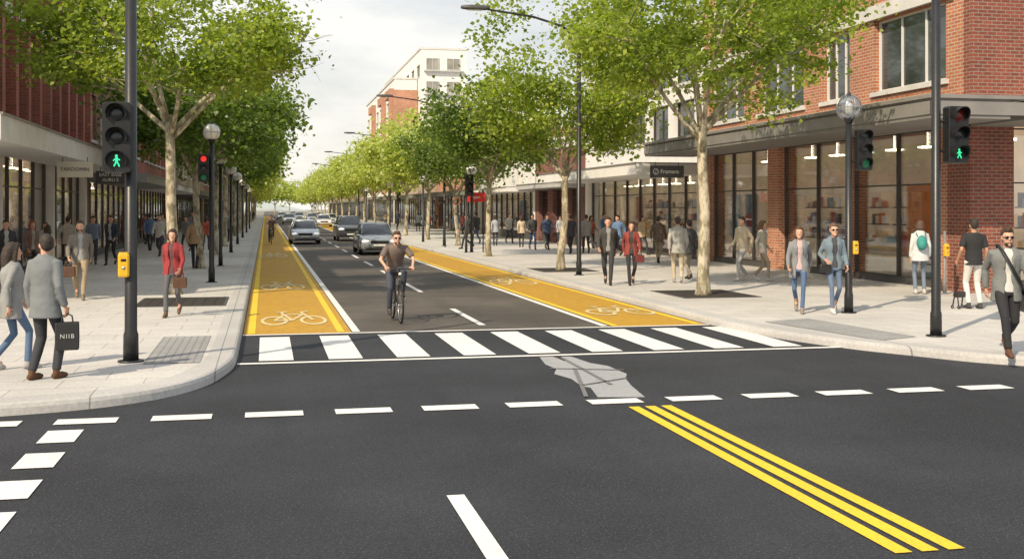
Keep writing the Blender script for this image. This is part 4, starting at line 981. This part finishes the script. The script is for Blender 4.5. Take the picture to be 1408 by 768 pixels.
q=MB(); q.tube([(-.14,-.05,.05),(-.12,0,.28),(.12,0,.28),(.14,-.05,.05)],.013,6); q.tube([(-.13,.1,.05),(-.12,.06,.28)],.013,6); q.tube([(.13,.1,.05),(.12,.06,.28)],.013,6); q.obj('trolley_frame',BLACKP,r)
q=MB(); R=[[(a*.13*k,b*.06*k+.03,z) for a,b in ((-1,-1),(1,-1),(1,1),(-1,1))] for z,k in ((.22,.9),(.25,1),(.3,1),(.33,.8))]; q.rings(R); q.obj('tray',LEATH,r)
for a in (-.14,.14):
    for b in (-.05,.1):
        q=MB(); q.torus((a,b,.035),.025,.012,'X',0,14,6); q.obj('wheel',RUB,r,True)
# ------------------------------------------------------------------ cars
CGL=mat('car_glass',(.02,.025,.03),.05,.3,1,spec=.8); HL=mat('headlight_glass',(.85,.87,.9),.12,.05,4,emit=(1,.97,.9),es=.5); GRL=mat('car_grille',(.012,.012,.013),.4,.2,30); PLATE=mat('number_plate',(.7,.7,.66),.5,.03); TAIL=mat('tail_light',(.35,.01,.01),.3,.1)
def car(loc,rz,paintm,label,kind='sedan'):
    r=thing('car',label,'car',loc,rz,'cars driving along the road')
    if kind=='suv': S=[(-2.15,.42,.70,.70),(-2.08,.30,.86,.84),(-1.7,.26,.98,.91),(-1.0,.24,1.05,.93),(0,.24,1.06,.93),(1.2,.24,1.08,.93),(1.85,.27,1.08,.91),(2.1,.32,1.0,.86),(2.17,.45,.8,.75)]; top=1.62; belt=1.03; gy=(-1.05,2.0,-.45,1.75)
    else: S=[(-2.22,.36,.58,.66),(-2.14,.24,.70,.80),(-1.75,.20,.82,.88),(-1.05,.19,.91,.90),(0,.19,.93,.90),(1.2,.19,.96,.90),(1.8,.21,.98,.88),(2.15,.26,.92,.82),(2.24,.42,.72,.7)]; top=1.43; belt=.89; gy=(-1.15,1.75,-.35,1.15)
    q=MB(); R=[]
    for y,zb,zt,w in S:
        zm=(zb+zt)/2
        half=[(w*.86,zb),(w*.98,zb+.08),(w,zm),(w*.97,zt-.10),(w*.88,zt-.02),(w*.5,zt+.015)]
        R.append([(x,y,z) for x,z in half]+[(-x,y,z) for x,z in half[::-1]])
    q.rings(R); body=q.obj('body',paintm,r,True)
    md=body.modifiers.new('b','BEVEL'); md.width=.03; md.segments=2; md.limit_method='ANGLE'; md.angle_limit=.6
    y0,y1,y2,y3=gy
    def rr(z,a,b,w,k=.16): return [(-w+k,a,z),(w-k,a,z),(w-.03,a+k,z),(w,a+k*2.2,z),(w,b-k*2,z),(w-.03,b-k,z),(w-k,b,z),(-w+k,b,z),(-w+.03,b-k,z),(-w,b-k*2,z),(-w,a+k*2.2,z),(-w+.03,a+k,z)]
    q=MB(); q.rings([rr(belt-.03,y0,y1,.79),rr(belt+.05,y0+.08,y1-.04,.775),rr(top-.09,y2-.06,y3+.08,.62)]); q.obj('windscreen',CGL,r,True)
    q=MB(); q.rings([rr(top-.10,y2-.05,y3+.07,.625),rr(top-.04,y2+.02,y3,.60),rr(top,y2+.25,y3-.2,.48)])
    for s in (1,-1):
        q.tube([(s*.70,y0+.20,belt+.03),(s*.585,y2-.02,top-.08)],[.035,.03],6); q.tube([(s*.72,y1-.2,belt+.03),(s*.595,y3+.0,top-.08)],[.06,.05],6)
        q.tube([(s*.785,(y0+y1)/2,belt),(s*.635,(y2+y3)/2,top-.07)],[.025,.02],6)
    q.obj('roof',paintm,r,True)
    zh=.62 if kind!='suv' else .78
    for s in (1,-1):
        q=MB(); q.ell((s*.60,-2.12,zh+.0),(.20,.13,.075),0,14,8,rot=Matrix.Rotation(s*-.35,3,'Z')); q.obj('headlight',HL,r,True)
        q=MB(); q.ell((s*.90,y0+.35,belt+.08),(.10,.06,.07),0,10,8); q.obj('wing_mirror',paintm,r,True)
        q=MB(); q.ell((s*.64,2.12,zh+.16),(.16,.10,.07),0,12,8); q.obj('tail_light',TAIL,r,True)
    q=MB(); q.box(-.40,.40,-2.235,-2.1,zh-.10,zh+.03); q.box(-.6,.6,-2.21,-2.05,.27,.40); q.obj('grille',GRL,r)
    q=MB(); q.box(-.26,.26,-2.262,-2.237,.42,.50); q.obj('number_plate',PLATE,r)
    for s in (1,-1):
        for y in (-1.38,1.38):
            q=MB(); q.torus((s*.80,y,.33),.235,.095,'X',0,24,10); q.tube([(s*.72,y,.33),(s*.86,y,.33)],.2,16,round_=False); w=q.obj('wheel',RUB,r,True)
            q=MB(); q.tube([(s*.86,y,.33),(s*.885,y,.33)],[.05,.045],12)
            for k in range(7):
                a=k*2*math.pi/7; q.tube([(s*.88,y,.33),(s*.875,y+.19*math.cos(a),.33+.19*math.sin(a))],.018,5)
            q.torus((s*.875,y,.33),.20,.014,'X',0,20,6); q.obj('rim',ALU,w,True)
    return r
def carpaint(n,c): return mat(n,c,.28,.04,2,metal=.3,coat=.8)
GREYC=carpaint('mid_grey_car',(.24,.26,.28)); SILV=carpaint('silver_car',(.46,.49,.52)); BLKC=carpaint('black_car',(.06,.063,.068)); WHC=carpaint('white_car',(.7,.7,.7))
def cp(px,py): p=G(px,py,0); return (p[0],p[1]+2.2,0)
car(cp(522,351),D2(0),GREYC,'grey sedan with bright headlights driving towards the crossing')
car(cp(483,332),0,BLKC,'black suv driving along the road','suv')
cg=car(cp(420,336),0,SILV,'silver hatchback driving along the road')
cw=car(cp(446,312),0,WHC,'white car driving far along the road')
far_c=copy_thing(cg,cp(430,306)); copy_thing(cw,cp(398,308)); copy_thing(cw,cp(412,303)); copy_thing(cg,cp(388,302)); copy_thing(cg,cp(456,309)); copy_thing(cw,cp(440,302)); copy_thing(cg,cp(403,299))
# ------------------------------------------------------------------ light, sky, camera
run_jobs()
EL=D2(39); az=V((-.72,-.69)).normalized()
sd=V((az.x*math.cos(EL),az.y*math.cos(EL),math.sin(EL)))
sun=bpy.data.lights.new('sun','SUN'); sun.energy=5.0; sun.angle=D2(.6); sun.color=(1,.84,.62)
so=bpy.data.objects.new('sun',sun); COL.objects.link(so); so.rotation_euler=sd.to_track_quat('Z','Y').to_euler()
w=bpy.data.worlds.new('World'); SC.world=w; w.use_nodes=True; t=w.node_tree; bg=t.nodes['Background']
sk=t.nodes.new('ShaderNodeTexSky'); sk.sky_type='NISHITA'; sk.sun_disc=False; sk.sun_elevation=EL; sk.sun_rotation=math.atan2(sd.x,sd.y); sk.air_density=1.0; sk.dust_density=2.5
tc=t.nodes.new('ShaderNodeTexCoord'); mp=t.nodes.new('ShaderNodeMapping'); mp.inputs['Scale'].default_value=(1,1,2.6); lk(t,tc.outputs['Generated'],mp.inputs['Vector'])
cf=ramp(t,noise(t,mp.outputs[0],3.2,6,.6),.40,.60,.62,1.0)
sx=t.nodes.new('ShaderNodeSeparateXYZ'); lk(t,tc.outputs['Generated'],sx.inputs[0])
cc=ramp(t,sx.outputs[2],0.0,.30,(1,.95,.85),(.74,.78,.82))
sc_=t.nodes.new('ShaderNodeVectorMath'); sc_.operation='SCALE'; lk(t,cc,sc_.inputs[0]); sc_.inputs['Scale'].default_value=11.6
c=mixc(t,cf,sk.outputs[0],sc_.outputs[0]); lk(t,c,bg.inputs['Color']); bg.inputs['Strength'].default_value=.1
cam=bpy.data.cameras.new('camera'); co=bpy.data.objects.new('camera',cam); COL.objects.link(co); co.location=(0,0,CH); co.rotation_euler=(math.pi/2,0,-TH)
cam.sensor_width=36; cam.lens=F/1408*36; cam.shift_y=-98/1408; cam.clip_end=3000; cam.clip_start=.1; SC.camera=co
SC.view_settings.view_transform='Standard'; SC.view_settings.look='None'; SC.view_settings.exposure=0
